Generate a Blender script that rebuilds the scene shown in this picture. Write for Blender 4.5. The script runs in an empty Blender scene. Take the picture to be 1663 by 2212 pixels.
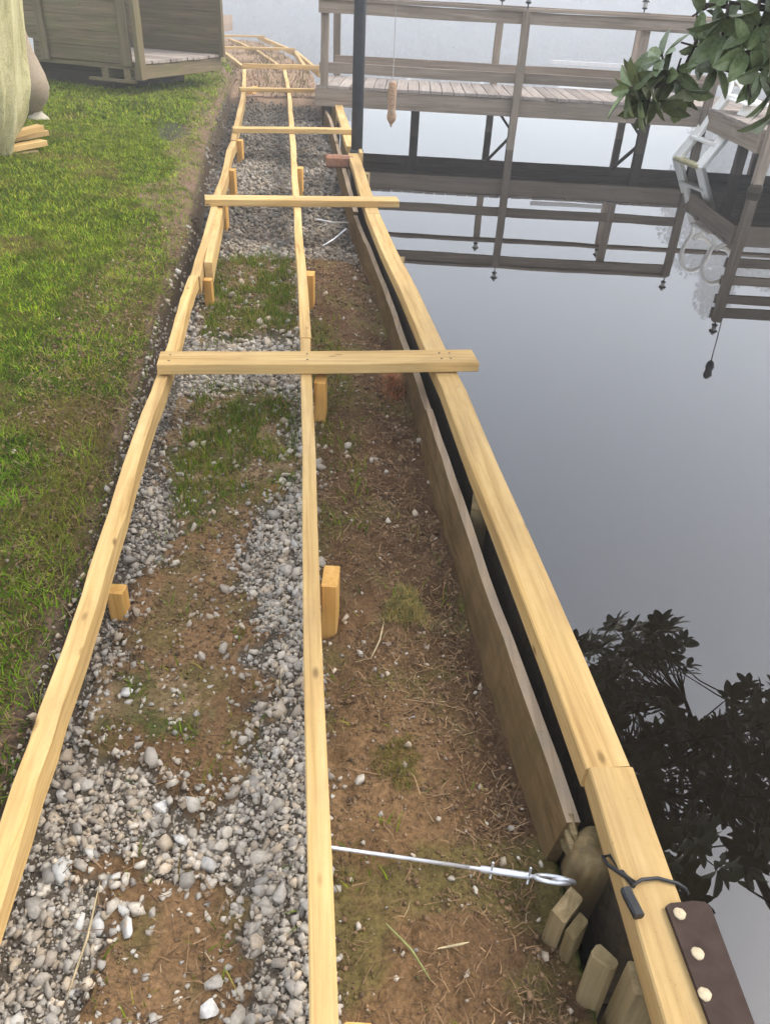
import bpy, bmesh, math, random
import numpy as np
from mathutils import Vector, Matrix

random.seed(7)
rng = np.random.default_rng(11)
SC = bpy.context.scene
COL = SC.collection

# ------------------------------------------------------------------ camera
CAM_H = 1.2          # above the tops of the walkway joists (z = 0)
FPX = 1663.0         # focal length in reference pixels (frame 1663 x 2212)
PITCH = math.radians(34.2)
ROLL = 0.0565
_nd = FPX / math.tan(PITCH)
_n = np.array([-_nd * math.sin(math.atan(ROLL)), -_nd * math.cos(math.atan(ROLL)), -FPX])
_n /= np.linalg.norm(_n)
_u = -_n
_f = np.array([0, 0, -1.0])
_f = _f - _u * (_f @ _u)
_f /= np.linalg.norm(_f)
_r = np.cross(_f, _u)
CB = np.array([_r, _f, _u])          # world = CB @ camera vector
cam_data = bpy.data.cameras.new('camera')
cam = bpy.data.objects.new('camera', cam_data)
COL.objects.link(cam)
M4 = Matrix([list(CB[0]) + [0], list(CB[1]) + [0], list(CB[2]) + [CAM_H], [0, 0, 0, 1]])
cam.matrix_world = M4
cam_data.sensor_fit = 'VERTICAL'
cam_data.sensor_height = 24.0
cam_data.lens = 24.0 * FPX / 2212.0
cam_data.clip_start = 0.02
cam_data.clip_end = 2000
SC.camera = cam

# ------------------------------------------------------------------ sky, sun, exposure
SUN_EL, SUN_AZ = math.radians(50), math.radians(70)     # azimuth clockwise from +Y (ahead)
world = bpy.data.worlds.new('World')
SC.world = world
world.use_nodes = True
wn, wl = world.node_tree.nodes, world.node_tree.links
wn.clear()
w_out = wn.new('ShaderNodeOutputWorld')
w_bg = wn.new('ShaderNodeBackground')
w_hs = wn.new('ShaderNodeHueSaturation')
w_sky = wn.new('ShaderNodeTexSky')
w_sky.sky_type = 'NISHITA'
w_sky.sun_disc = False
w_sky.sun_elevation = SUN_EL
w_sky.sun_rotation = SUN_AZ
w_sky.air_density = 1.0
w_sky.dust_density = 2.2
w_sky.ozone_density = 1.5
w_hs.inputs['Saturation'].default_value = 0.45
w_bg.inputs['Strength'].default_value = 0.15
wl.new(w_sky.outputs[0], w_hs.inputs['Color'])
wl.new(w_hs.outputs[0], w_bg.inputs['Color'])
wl.new(w_bg.outputs[0], w_out.inputs[0])

sun_d = bpy.data.lights.new('sun', 'SUN')
sun_d.energy = 0.75
sun_d.angle = math.radians(26)
sun_d.color = (1.0, 0.93, 0.82)
sun = bpy.data.objects.new('sun', sun_d)
COL.objects.link(sun)
to_sun = Vector((math.sin(SUN_AZ) * math.cos(SUN_EL), math.cos(SUN_AZ) * math.cos(SUN_EL), math.sin(SUN_EL)))
sun.rotation_euler = to_sun.to_track_quat('Z', 'Y').to_euler()

SC.view_settings.view_transform = 'Standard'
SC.view_settings.look = 'None'
SC.view_settings.gamma = 1.0
SC.view_settings.exposure = 2.15
SC.render.engine = 'CYCLES'
SC.cycles.use_denoising = True
SC.cycles.max_bounces = 8
SC.cycles.volume_bounces = 1
SC.cycles.sample_clamp_indirect = 6.0

# ------------------------------------------------------------------ helpers
WATER_Z = -0.38


def ray(px, py):
    return CB @ np.array([px - 831.5, -(py - 1106.0), -FPX])


def P(px, py, z=0.0):
    """surveyed point: where the line of sight of a reference pixel meets the level z"""
    r = ray(px, py)
    t = (z - CAM_H) / r[2]
    return Vector((t * r[0], t * r[1], z))


def proj_arr(x, y, z):
    q = np.stack([x, y, np.asarray(z) - CAM_H + 0 * x], -1) @ CB
    return 831.5 - FPX * q[..., 0] / q[..., 2], 1106.0 + FPX * q[..., 1] / q[..., 2]


def in_poly(px, py, poly):
    inside = np.zeros(px.shape, bool)
    n = len(poly)
    for i in range(n):
        x0, y0 = poly[i]
        x1, y1 = poly[(i + 1) % n]
        if y0 == y1:
            continue
        c = ((y0 > py) != (y1 > py)) & (px < (x1 - x0) * (py - y0) / (y1 - y0) + x0)
        inside ^= c
    return inside


_lat = np.random.default_rng(5).random((256, 256))


def vnoise(x, y):
    xi, yi = np.floor(x).astype(int), np.floor(y).astype(int)
    fx, fy = x - xi, y - yi
    fx, fy = fx * fx * (3 - 2 * fx), fy * fy * (3 - 2 * fy)
    a = _lat[xi % 256, yi % 256]; b = _lat[(xi + 1) % 256, yi % 256]
    c = _lat[xi % 256, (yi + 1) % 256]; d = _lat[(xi + 1) % 256, (yi + 1) % 256]
    return (a * (1 - fx) + b * fx) * (1 - fy) + (c * (1 - fx) + d * fx) * fy


def fbm(x, y, oct=4):
    s, a = 0.0, 0.5
    for i in range(oct):
        s = s + a * vnoise(x + 17.3 * i, y + 9.1 * i)
        x, y, a = x * 2.03, y * 2.03, a * 0.5
    return s / (1 - 0.5 ** oct)


def sstep(a, b, x):
    t = np.clip((x - a) / (b - a), 0, 1)
    return t * t * (3 - 2 * t)


def tag(o, label=None, cat=None, group=None, kind=None):
    if label: o['label'] = label
    if cat: o['category'] = cat
    if group: o['group'] = group
    if kind: o['kind'] = kind
    return o


def attach(o, parent):
    if parent is not None:
        o.parent = parent
        o.matrix_parent_inverse = Matrix.Translation(ROOT_LOC.get(parent.name, Vector((0, 0, 0)))).inverted() \
            if parent.name in ROOT_LOC else parent.matrix_world.inverted()


ROOT_LOC = {}


def thing(name, loc, label, cat, group=None):
    o = bpy.data.objects.new(name, None)
    COL.objects.link(o)
    o.empty_display_size = 0.1
    o.location = loc
    ROOT_LOC[o.name] = Vector(loc)
    o.matrix_world = Matrix.Translation(Vector(loc))
    return tag(o, label, cat, group)


def link(name, me, mat, parent=None, mw=None):
    o = bpy.data.objects.new(name, me)
    COL.objects.link(o)
    if mat is not None and len(me.materials) == 0:
        me.materials.append(mat)
    mw = mw or Matrix.Identity(4)
    if parent is not None:
        o.parent = parent
        pm = PM[parent.name] if parent.name in PM else Matrix.Translation(ROOT_LOC.get(parent.name, Vector((0, 0, 0))))
        o.matrix_parent_inverse = pm.inverted()
    o.matrix_basis = mw
    PM[o.name] = mw.copy()
    return o


PM = {}


def pymesh(name, verts, faces, mat=None, parent=None, mw=None, smooth=False):
    me = bpy.data.meshes.new(name)
    me.from_pydata([tuple(v) for v in verts], [], faces)
    me.update()
    if smooth:
        me.polygons.foreach_set('use_smooth', [True] * len(me.polygons))
    return link(name, me, mat, parent, mw)


def npmesh(name, verts, tris, mat, parent=None, col=None, smooth=False, attr='Col'):
    me = bpy.data.meshes.new(name)
    nv, nt = len(verts), len(tris)
    k = tris.shape[1]
    me.vertices.add(nv)
    me.vertices.foreach_set('co', np.ascontiguousarray(verts, np.float32).ravel())
    me.loops.add(nt * k)
    me.loops.foreach_set('vertex_index', np.ascontiguousarray(tris, np.int32).ravel())
    me.polygons.add(nt)
    me.polygons.foreach_set('loop_start', np.arange(0, nt * k, k, dtype=np.int32))
    me.polygons.foreach_set('loop_total', np.full(nt, k, np.int32))
    if smooth:
        me.polygons.foreach_set('use_smooth', np.ones(nt, bool))
    me.update(calc_edges=True)
    if col is not None:
        a = me.color_attributes.new(attr, 'FLOAT_COLOR', 'POINT')
        a.data.foreach_set('color', np.ascontiguousarray(np.concatenate([col, np.ones((nv, 1))], 1), np.float32).ravel())
    return link(name, me, mat, parent)


def frame_from(a, b, up=(0, 0, 1), roll=0.0):
    a, b = Vector(a), Vector(b)
    x = (b - a).normalized()
    up = Vector(up)
    if abs(x.dot(up)) > 0.98:
        up = Vector((0, 1, 0))
    y = up.cross(x).normalized()
    z = x.cross(y)
    R = Matrix((x, y, z)).transposed()
    if roll:
        R = R @ Matrix.Rotation(roll, 3, 'X')
    return R


def board(name, a, b, w, t, mat, parent=None, top=True, up=(0, 0, 1), roll=0.0, seg=None, warp=0.0015, ch=0.003, wane=0.0, ends=0.0):
    """sawn timber between a and b: w across, t deep; a, b run along the top face's middle (top) or the core"""
    a, b = Vector(a), Vector(b)
    L = (b - a).length
    R = frame_from(a, b, up, roll)
    if seg is None:
        seg = max(2, min(16, int(L / 0.25)))
    hw, ht = w / 2, t / 2
    ch = min(ch, hw * 0.4, ht * 0.4)
    prof = [(-hw + ch, ht), (hw - ch, ht), (hw, ht - ch), (hw, -ht + ch), (hw - ch, -ht), (-hw + ch, -ht), (-hw, -ht + ch), (-hw, ht - ch)]
    vs, fs = [], []
    ph = random.uniform(0, 99)
    for i in range(seg + 1):
        s = i / seg
        dx = -L / 2 + L * s
        oy = warp * math.sin(ph + 4.1 * s * L) + random.uniform(-warp, warp) * 0.4
        oz = warp * math.sin(ph * 1.7 + 3.3 * s * L) + random.uniform(-warp, warp) * 0.3
        wn_ = wane * max(0.0, math.sin(ph + 5.0 * s * L) * 0.6 + math.sin(2.3 * ph + 11 * s * L) * 0.4)
        for k, (y, z) in enumerate(prof):
            yy, zz = y, z
            if wn_ and k in (0, 7):
                if k == 0: yy += wn_
                else: zz -= wn_ * 1.3
            ex = 0.0
            if ends and i in (0, seg):
                ex = random.uniform(-ends, ends)
            vs.append((dx + ex, yy + oy, zz + oz))
    for i in range(seg):
        for k in range(8):
            k2 = (k + 1) % 8
            fs.append((i * 8 + k, i * 8 + k2, (i + 1) * 8 + k2, (i + 1) * 8 + k))
    fs.append(tuple(range(0, 8)))
    fs.append(tuple(seg * 8 + k for k in range(7, -1, -1)))
    c = (a + b) / 2
    if top:
        c = c - R @ Vector((0, 0, ht))
    mw = Matrix.Translation(c) @ R.to_4x4()
    return pymesh(name, vs, fs, mat, parent, mw)


def ribbon_board(name, top_pts, drop, lean, th, mat, parent=None, nz=5, cap=None):
    """an upright plank bent along a line: top_pts run along its inner top edge, lean shifts its foot sideways"""
    pts = [Vector(p) for p in top_pts]
    # resample
    d = [0]
    for i in range(1, len(pts)):
        d.append(d[-1] + (pts[i] - pts[i - 1]).length)
    n = max(6, int(d[-1] / 0.12))
    vs, fs = [], []
    rows = []
    base = pts[0].copy()
    for i in range(n + 1):
        s = d[-1] * i / n
        p = Vector([np.interp(s, d, [q[k] for q in pts]) for k in range(3)])
        q = Vector([np.interp(min(s + 0.02, d[-1]), d, [q[k] for q in pts]) for k in range(3)])
        q0 = Vector([np.interp(max(s - 0.02, 0), d, [q[k] for q in pts]) for k in range(3)])
        tdir = (q - q0); tdir.z = 0; tdir.normalize()
        side = Vector((tdir.y, -tdir.x, 0))       # to the right, waterwards
        jz = random.uniform(-0.003, 0.003)
        row = []
        for k in range(nz + 1):
            f = k / nz
            row.append(p + Vector((0, 0, jz * (1 - f) - drop * f)) - side * lean * f + side * random.uniform(-.0015, .0015))
        for k in range(nz, -1, -1):
            f = k / nz
            row.append(p + Vector((0, 0, jz * (1 - f) - drop * f - (0.002 if k == 0 else 0))) - side * (lean * f) + side * th)
        rows.append(row)
    m = len(rows[0])
    for r_ in rows:
        vs += [tuple(v - base) for v in r_]
    for i in range(n):
        for k in range(m):
            k2 = (k + 1) % m
            fs.append((i * m + k, (i + 1) * m + k, (i + 1) * m + k2, i * m + k2))
    fs.append(tuple(range(m)))
    fs.append(tuple(n * m + k for k in range(m - 1, -1, -1)))
    o = pymesh(name, vs, fs, mat, parent, Matrix.Translation(base))
    if cap is not None:
        o.data.materials.append(cap)
        for i in range(n):
            o.data.polygons[i * m + m - 1].material_index = 1
    return o


def tube(name, pts, rad, mat, parent=None, sides=8, smooth=True, closed=False):
    pts = [Vector(p) for p in pts]
    n = len(pts)
    rads = rad if isinstance(rad, (list, tuple)) else [rad] * n
    base = pts[0].copy()
    vs, fs = [], []
    prev = None
    for i in range(n):
        if closed:
            t = (pts[(i + 1) % n] - pts[i - 1]).normalized()
        else:
            t = (pts[min(i + 1, n - 1)] - pts[max(i - 1, 0)]).normalized()
        if prev is None:
            ref = Vector((0, 0, 1)) if abs(t.z) < 0.9 else Vector((1, 0, 0))
            u = ref.cross(t).normalized()
        else:
            u = (prev - t * prev.dot(t)).normalized()
        prev = u
        v = t.cross(u)
        for k in range(sides):
            an = 2 * math.pi * k / sides
            vs.append(tuple(pts[i] - base + (u * math.cos(an) + v * math.sin(an)) * rads[i]))
    for i in range(n if closed else n - 1):
        j = (i + 1) % n
        for k in range(sides):
            k2 = (k + 1) % sides
            fs.append((i * sides + k, j * sides + k, j * sides + k2, i * sides + k2))
    if not closed:
        fs.append(tuple(range(sides - 1, -1, -1)))
        fs.append(tuple((n - 1) * sides + k for k in range(sides)))
    o = pymesh(name, vs, fs, mat, parent, Matrix.Translation(base))
    if smooth:
        for p in o.data.polygons:
            p.use_smooth = len(p.vertices) == 4
    return o


def lathe(name, prof, loc, mat, parent=None, sides=16, wob=0.0, axis_tilt=None):
    vs, fs = [], []
    n = len(prof)
    for i, (r_, z) in enumerate(prof):
        for k in range(sides):
            an = 2 * math.pi * k / sides
            rr = r_ * (1 + wob * math.sin(3 * an + i * 0.9) + wob * 0.6 * math.sin(7 * an + 2.0))
            vs.append((rr * math.cos(an), rr * math.sin(an), z))
    for i in range(n - 1):
        for k in range(sides):
            k2 = (k + 1) % sides
            fs.append((i * sides + k, i * sides + k2, (i + 1) * sides + k2, (i + 1) * sides + k))
    fs.append(tuple(range(sides - 1, -1, -1)))
    fs.append(tuple((n - 1) * sides + k for k in range(sides)))
    mw = Matrix.Translation(Vector(loc))
    if axis_tilt is not None:
        mw = mw @ axis_tilt
    o = pymesh(name, vs, fs, mat, parent, mw)
    for p in o.data.polygons:
        p.use_smooth = len(p.vertices) == 4
    return o


# ------------------------------------------------------------------ materials
def new_mat(name):
    m = bpy.data.materials.new(name)
    m.use_nodes = True
    nt = m.node_tree
    nt.nodes.clear()
    out = nt.nodes.new('ShaderNodeOutputMaterial')
    bs = nt.nodes.new('ShaderNodeBsdfPrincipled')
    nt.links.new(bs.outputs[0], out.inputs[0])
    return m, nt, bs


def N(nt, typ, **kw):
    n = nt.nodes.new('ShaderNode' + typ)
    for k, v in kw.items():
        if k.startswith('i_'):
            n.inputs[k[2:].replace('_', ' ')].default_value = v
        else:
            setattr(n, k, v)
    return n


def ramp(nt, src, stops):
    r_ = nt.nodes.new('ShaderNodeValToRGB')
    el = r_.color_ramp.elements
    while len(el) < len(stops):
        el.new(0.5)
    for e, (p, c) in zip(el, stops):
        e.position = p
        e.color = (c[0], c[1], c[2], 1)
    nt.links.new(src, r_.inputs[0])
    return r_.outputs[0]


def mixc(nt, fac, a, b, mode='MIX'):
    m = nt.nodes.new('ShaderNodeMix')
    m.data_type = 'RGBA'
    m.blend_type = mode
    for s, v in ((0, fac), (6, a), (7, b)):
        if hasattr(v, 'is_linked') or isinstance(v, bpy.types.NodeSocket):
            nt.links.new(v, m.inputs[s])
        elif s == 0:
            m.inputs[0].default_value = v
        else:
            m.inputs[s].default_value = (v[0], v[1], v[2], 1)
    return m.outputs[2]


def bump(nt, bs, h, dist=0.002, strength=0.6):
    b = nt.nodes.new('ShaderNodeBump')
    b.inputs['Distance'].default_value = dist
    b.inputs['Strength'].default_value = strength
    nt.links.new(h, b.inputs['Height'])
    nt.links.new(b.outputs[0], bs.inputs['Normal'])


def objcoord(nt, scale, rnd=True):
    tc = N(nt, 'TexCoord')
    src = tc.outputs['Object']
    if rnd:
        oi = N(nt, 'ObjectInfo')
        mul = N(nt, 'Math', operation='MULTIPLY')
        mul.inputs[1].default_value = 37.0
        nt.links.new(oi.outputs['Random'], mul.inputs[0])
        cx = N(nt, 'CombineXYZ')
        for k in range(3):
            nt.links.new(mul.outputs[0], cx.inputs[k])
        add = N(nt, 'VectorMath', operation='ADD')
        nt.links.new(src, add.inputs[0])
        nt.links.new(cx.outputs[0], add.inputs[1])
        src = add.outputs[0]
    mp = N(nt, 'Mapping')
    mp.inputs['Scale'].default_value = scale
    nt.links.new(src, mp.inputs['Vector'])
    return mp.outputs[0], src


def timber(name, light, mid, dark, knot=0.5, rough=0.75, grain=1.0, stain=None, stain_amt=0.5, vary=0.12, bump_d=0.0012, axis=0, spec=0.06):
    m, nt, bs = new_mat(name)
    def ax(a, b):
        return ((a, b, b), (b, a, b), (b, b, a))[axis]
    v, src = objcoord(nt, ax(1.6 * grain, 42 * grain))
    n1 = N(nt, 'TexNoise', i_Scale=1.0, i_Detail=5.0, i_Roughness=0.65, i_Distortion=0.6)
    nt.links.new(v, n1.inputs['Vector'])
    col = ramp(nt, n1.outputs['Fac'], [(0.28, dark), (0.5, mid), (0.72, light)])
    # broad figure
    v2, _ = objcoord(nt, ax(0.8, 9))
    n2 = N(nt, 'TexNoise', i_Scale=1.0, i_Detail=3.0)
    nt.links.new(v2, n2.inputs['Vector'])
    fac = ramp(nt, n2.outputs['Fac'], [(0.35, (0, 0, 0)), (0.7, (1, 1, 1))])
    col = mixc(nt, fac, col, mixc(nt, 0.55, col, light))
    # knots
    v3, _ = objcoord(nt, ax(4.6, 11))
    vo = N(nt, 'TexVoronoi', i_Scale=1.0, i_Randomness=1.0)
    nt.links.new(v3, vo.inputs['Vector'])
    kf = ramp(nt, vo.outputs['Distance'], [(0.035, (1, 1, 1)), (0.10, (0, 0, 0))])
    ka = N(nt, 'Math', operation='MULTIPLY')
    ka.inputs[1].default_value = knot
    nt.links.new(kf, ka.inputs[0])
    col = mixc(nt, ka.outputs[0], col, tuple(c * 0.45 for c in dark))
    if stain:
        v4, _ = objcoord(nt, (2.2, 5, 5) if axis == 0 else (9, 7, 2.0))
        n4 = N(nt, 'TexNoise', i_Scale=1.0, i_Detail=6.0, i_Roughness=0.7)
        nt.links.new(v4, n4.inputs['Vector'])
        sf = ramp(nt, n4.outputs['Fac'], [(0.45, (0, 0, 0)), (0.72, (stain_amt,) * 3)])
        col = mixc(nt, sf, col, stain)
    # fine dirt specks
    n5 = N(nt, 'TexNoise', i_Scale=160.0, i_Detail=2.0)
    nt.links.new(src, n5.inputs['Vector'])
    sp = ramp(nt, n5.outputs['Fac'], [(0.22, (0.72, 0.7, 0.66)), (0.33, (1, 1, 1))])
    col = mixc(nt, 1.0, col, sp, 'MULTIPLY')
    oi = N(nt, 'ObjectInfo')
    hv = N(nt, 'MapRange')
    hv.inputs['To Min'].default_value = 1 - vary
    hv.inputs['To Max'].default_value = 1 + vary
    nt.links.new(oi.outputs['Random'], hv.inputs['Value'])
    hs = N(nt, 'HueSaturation')
    nt.links.new(hv.outputs[0], hs.inputs['Value'])
    nt.links.new(col, hs.inputs['Color'])
    nt.links.new(hs.outputs[0], bs.inputs['Base Color'])
    bs.inputs['Roughness'].default_value = rough
    bs.inputs['Specular IOR Level'].default_value = spec
    bump(nt, bs, n1.outputs['Fac'], bump_d, 0.7)
    return m


def plain(name, col, rough=0.6, metal=0.0, var=0.2, scale=30.0, spec=0.4, col2=None, bump_d=0.0):
    m, nt, bs = new_mat(name)
    v, src = objcoord(nt, (scale, scale, scale))
    n1 = N(nt, 'TexNoise', i_Scale=1.0, i_Detail=5.0, i_Roughness=0.6)
    nt.links.new(v, n1.inputs['Vector'])
    c2 = col2 or tuple(c * (1 - var * 2) for c in col)
    c = ramp(nt, n1.outputs['Fac'], [(0.3, c2), (0.62, col)])
    nt.links.new(c, bs.inputs['Base Color'])
    bs.inputs['Roughness'].default_value = rough
    bs.inputs['Metallic'].default_value = metal
    bs.inputs['Specular IOR Level'].default_value = spec
    if bump_d:
        bump(nt, bs, n1.outputs['Fac'], bump_d, 0.8)
    return m


def vcol_mat(name, rough=0.85, spec=0.2, nscale=60.0, namp=0.35, bump_d=0.0, transl=0.0):
    m, nt, bs = new_mat(name)
    at = N(nt, 'Attribute', attribute_name='Col')
    tc = N(nt, 'TexCoord')
    n1 = N(nt, 'TexNoise', i_Scale=nscale, i_Detail=6.0, i_Roughness=0.7)
    nt.links.new(tc.outputs['Object'], n1.inputs['Vector'])
    f = ramp(nt, n1.outputs['Fac'], [(0.3, (1 - namp,) * 3), (0.7, (1 + namp,) * 3)])
    c = mixc(nt, 1.0, at.outputs['Color'], f, 'MULTIPLY')
    nt.links.new(c, bs.inputs['Base Color'])
    bs.inputs['Roughness'].default_value = rough
    bs.inputs['Specular IOR Level'].default_value = spec
    if transl:
        bs.inputs['Subsurface Weight'].default_value = 0.0
    if bump_d:
        bump(nt, bs, n1.outputs['Fac'], bump_d, 1.0)
    return m


FRESH = timber('fresh_pine', (0.60, 0.425, 0.195), (0.485, 0.305, 0.108), (0.27, 0.14, 0.036), knot=0.8, vary=0.20, spec=0.2,
               stain=(0.30, 0.19, 0.085), stain_amt=0.55)
FRESH_ORANGE = timber('fresh_stake_pine', (0.66, 0.40, 0.14), (0.56, 0.30, 0.08), (0.36, 0.17, 0.04), knot=0.3)
OLDSEA = timber('old_seawall_timber', (0.29, 0.225, 0.125), (0.195, 0.14, 0.068), (0.09, 0.06, 0.028), knot=0.3,
                stain=(0.14, 0.108, 0.045), stain_amt=0.8, vary=0.15, bump_d=0.003)
OLDPLANK = timber('old_seawall_plank', (0.185, 0.12, 0.058), (0.118, 0.073, 0.032), (0.048, 0.029, 0.013), knot=0.35,
                stain=(0.082, 0.062, 0.024), stain_amt=0.85, vary=0.15, bump_d=0.003, axis=1)
OLDCAP = timber('weathered_plank_edge', (0.40, 0.30, 0.20), (0.30, 0.215, 0.135), (0.16, 0.11, 0.065), knot=0.3,
               stain=(0.22, 0.19, 0.15), stain_amt=0.6, axis=1)
OLDPOST = timber('old_piling_timber', (0.25, 0.18, 0.085), (0.15, 0.10, 0.04), (0.06, 0.038, 0.015), knot=0.2,
               stain=(0.16, 0.135, 0.09), stain_amt=0.7, bump_d=0.006, axis=2)
GREYWOOD = timber('weathered_dock_timber', (0.34, 0.275, 0.215), (0.235, 0.18, 0.135), (0.11, 0.08, 0.058), knot=0.4,
                  stain=(0.17, 0.145, 0.105), stain_amt=0.6, vary=0.25, bump_d=0.002)
DECKWOOD = timber('bleached_deck_timber', (0.37, 0.32, 0.28), (0.27, 0.225, 0.19), (0.14, 0.105, 0.085), knot=0.3,
                  stain=(0.30, 0.25, 0.20), stain_amt=0.5, vary=0.2, bump_d=0.002)
SHEDWOOD = timber('mossy_shed_timber', (0.225, 0.175, 0.11), (0.14, 0.105, 0.06), (0.06, 0.045, 0.026), knot=0.5,
                  stain=(0.14, 0.14, 0.06), stain_amt=0.75, vary=0.18, bump_d=0.003)
WETWOOD = timber('dark_wet_timber', (0.085, 0.065, 0.042), (0.055, 0.04, 0.026), (0.025, 0.018, 0.012), knot=0.2, rough=0.7, spec=0.1)
STEEL = plain('galvanised_steel', (0.72, 0.73, 0.75), rough=0.35, metal=0.6, var=0.1, scale=80)
BLACKPL = plain('black_plastic', (0.016, 0.016, 0.018), rough=0.45, var=0.1)
POLE = plain('dark_painted_pole', (0.03, 0.032, 0.037), rough=0.5, var=0.15, scale=14)
PLATE = plain('brown_rubber_plate', (0.055, 0.035, 0.027), rough=0.7, col2=(0.034, 0.021, 0.016), scale=25, spec=0.1)
BOLT = plain('pale_bolt_head', (0.48, 0.385, 0.24), rough=0.5, var=0.15, scale=120)
WHITEPL = plain('white_ladder_plastic', (0.94, 0.92, 0.87), rough=0.45, col2=(0.86, 0.83, 0.74), scale=9)
LIMESTAIN = plain('algae_stained_plastic', (0.62, 0.56, 0.33), rough=0.6, col2=(0.45, 0.38, 0.18), scale=22)
WHITE = plain('white_paint', (0.78, 0.77, 0.76), rough=0.5, var=0.06)
ROPE = plain('grey_cord', (0.35, 0.33, 0.3), rough=0.9)
BARKY = plain('reddish_log_bark', (0.46, 0.31, 0.20), rough=0.9, col2=(0.22, 0.125, 0.075), scale=60, bump_d=0.006)
RUSTBLOCK = plain('rotten_reddish_wood', (0.30, 0.135, 0.07), rough=0.9, col2=(0.15, 0.085, 0.06), scale=30, bump_d=0.006)
CONCRETE = plain('dirty_concrete', (0.30, 0.27, 0.22), rough=0.9, col2=(0.18, 0.15, 0.11), scale=40, bump_d=0.004)
BARK = plain('rhododendron_bark', (0.075, 0.055, 0.04), rough=0.9, col2=(0.035, 0.026, 0.02), scale=25, bump_d=0.006)
LANTERN = plain('black_lantern_metal', (0.02, 0.02, 0.022), rough=0.4, metal=0.3)
GLASS = plain('frosted_lantern_pane', (0.55, 0.55, 0.5), rough=0.2)
SACK = plain('tan_sackcloth', (0.34, 0.27, 0.19), rough=0.95, col2=(0.25, 0.19, 0.135), scale=60, bump_d=0.003)
SACKTIP = plain('pale_sack_end', (0.52, 0.46, 0.36), rough=0.95, col2=(0.40, 0.34, 0.26), scale=50)


def canvas_mat():
    m, nt, bs = new_mat('pale_canvas')
    v, src = objcoord(nt, (7, 7, 1.4), rnd=False)
    n1 = N(nt, 'TexNoise', i_Scale=1.0, i_Detail=7.0, i_Roughness=0.7, i_Distortion=0.8)
    nt.links.new(v, n1.inputs['Vector'])
    c = ramp(nt, n1.outputs['Fac'], [(0.3, (0.36, 0.32, 0.14)), (0.5, (0.58, 0.52, 0.27)), (0.7, (0.74, 0.67, 0.40))])
    n2 = N(nt, 'TexNoise', i_Scale=90.0, i_Detail=3.0)
    nt.links.new(src, n2.inputs['Vector'])
    c = mixc(nt, 1.0, c, ramp(nt, n2.outputs['Fac'], [(0.35, (0.8, 0.8, 0.8)), (0.6, (1, 1, 1))]), 'MULTIPLY')
    nt.links.new(c, bs.inputs['Base Color'])
    bs.inputs['Roughness'].default_value = 0.9
    bump(nt, bs, n1.outputs['Fac'], 0.05, 0.8)
    return m


CANVAS = canvas_mat()


def water_mat():
    m, nt, bs = new_mat('lake_water')
    tc = N(nt, 'TexCoord')
    n1 = N(nt, 'TexNoise', i_Scale=1.1, i_Detail=3.0, i_Roughness=0.5)
    nt.links.new(tc.outputs['Object'], n1.inputs['Vector'])
    n2 = N(nt, 'TexNoise', i_Scale=3.0, i_Detail=4.0)
    nt.links.new(tc.outputs['Object'], n2.inputs['Vector'])
    c = ramp(nt, n2.outputs['Fac'], [(0.3, (0.0048, 0.0029, 0.0014)), (0.7, (0.0066, 0.0040, 0.002))])
    nt.links.new(c, bs.inputs['Base Color'])
    bs.inputs['Roughness'].default_value = 0.0
    bs.inputs['IOR'].default_value = 1.72
    bs.inputs['Specular IOR Level'].default_value = 0.5
    bump(nt, bs, n1.outputs['Fac'], 0.002, 0.25)
    return m


def leaf_mat():
    m, nt, bs = new_mat('glossy_leaf')
    oi = N(nt, 'ObjectInfo')
    geo = N(nt, 'NewGeometry')
    tc = N(nt, 'TexCoord')
    n1 = N(nt, 'TexNoise', i_Scale=9.0, i_Detail=3.0)
    nt.links.new(tc.outputs['Object'], n1.inputs['Vector'])
    top = ramp(nt, n1.outputs['Fac'], [(0.3, (0.10, 0.14, 0.055)), (0.7, (0.20, 0.24, 0.115))])
    hs = N(nt, 'HueSaturation')
    mr = N(nt, 'MapRange')
    mr.inputs['To Min'].default_value = 0.6
    mr.inputs['To Max'].default_value = 1.5
    nt.links.new(oi.outputs['Random'], mr.inputs['Value'])
    nt.links.new(mr.outputs[0], hs.inputs['Value'])
    nt.links.new(top, hs.inputs['Color'])
    c = mixc(nt, geo.outputs['Backfacing'], hs.outputs[0], (0.24, 0.25, 0.135))
    nt.links.new(c, bs.inputs['Base Color'])
    bs.inputs['Roughness'].default_value = 0.38
    bs.inputs['Specular IOR Level'].default_value = 0.5
    return m


LEAF = leaf_mat()
WATER = water_mat()
GROUND = vcol_mat('ground_soil', rough=0.95, spec=0.02, nscale=95.0, namp=0.5, bump_d=0.008)
STONE = vcol_mat('gravel_stone', rough=0.85, spec=0.25, nscale=120.0, namp=0.22)
BLADE = vcol_mat('grass_blade', rough=0.85, spec=0.06, nscale=8.0, namp=0.1)
LITTER = vcol_mat('dead_needles', rough=0.9, spec=0.1, nscale=20.0, namp=0.15)

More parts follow.
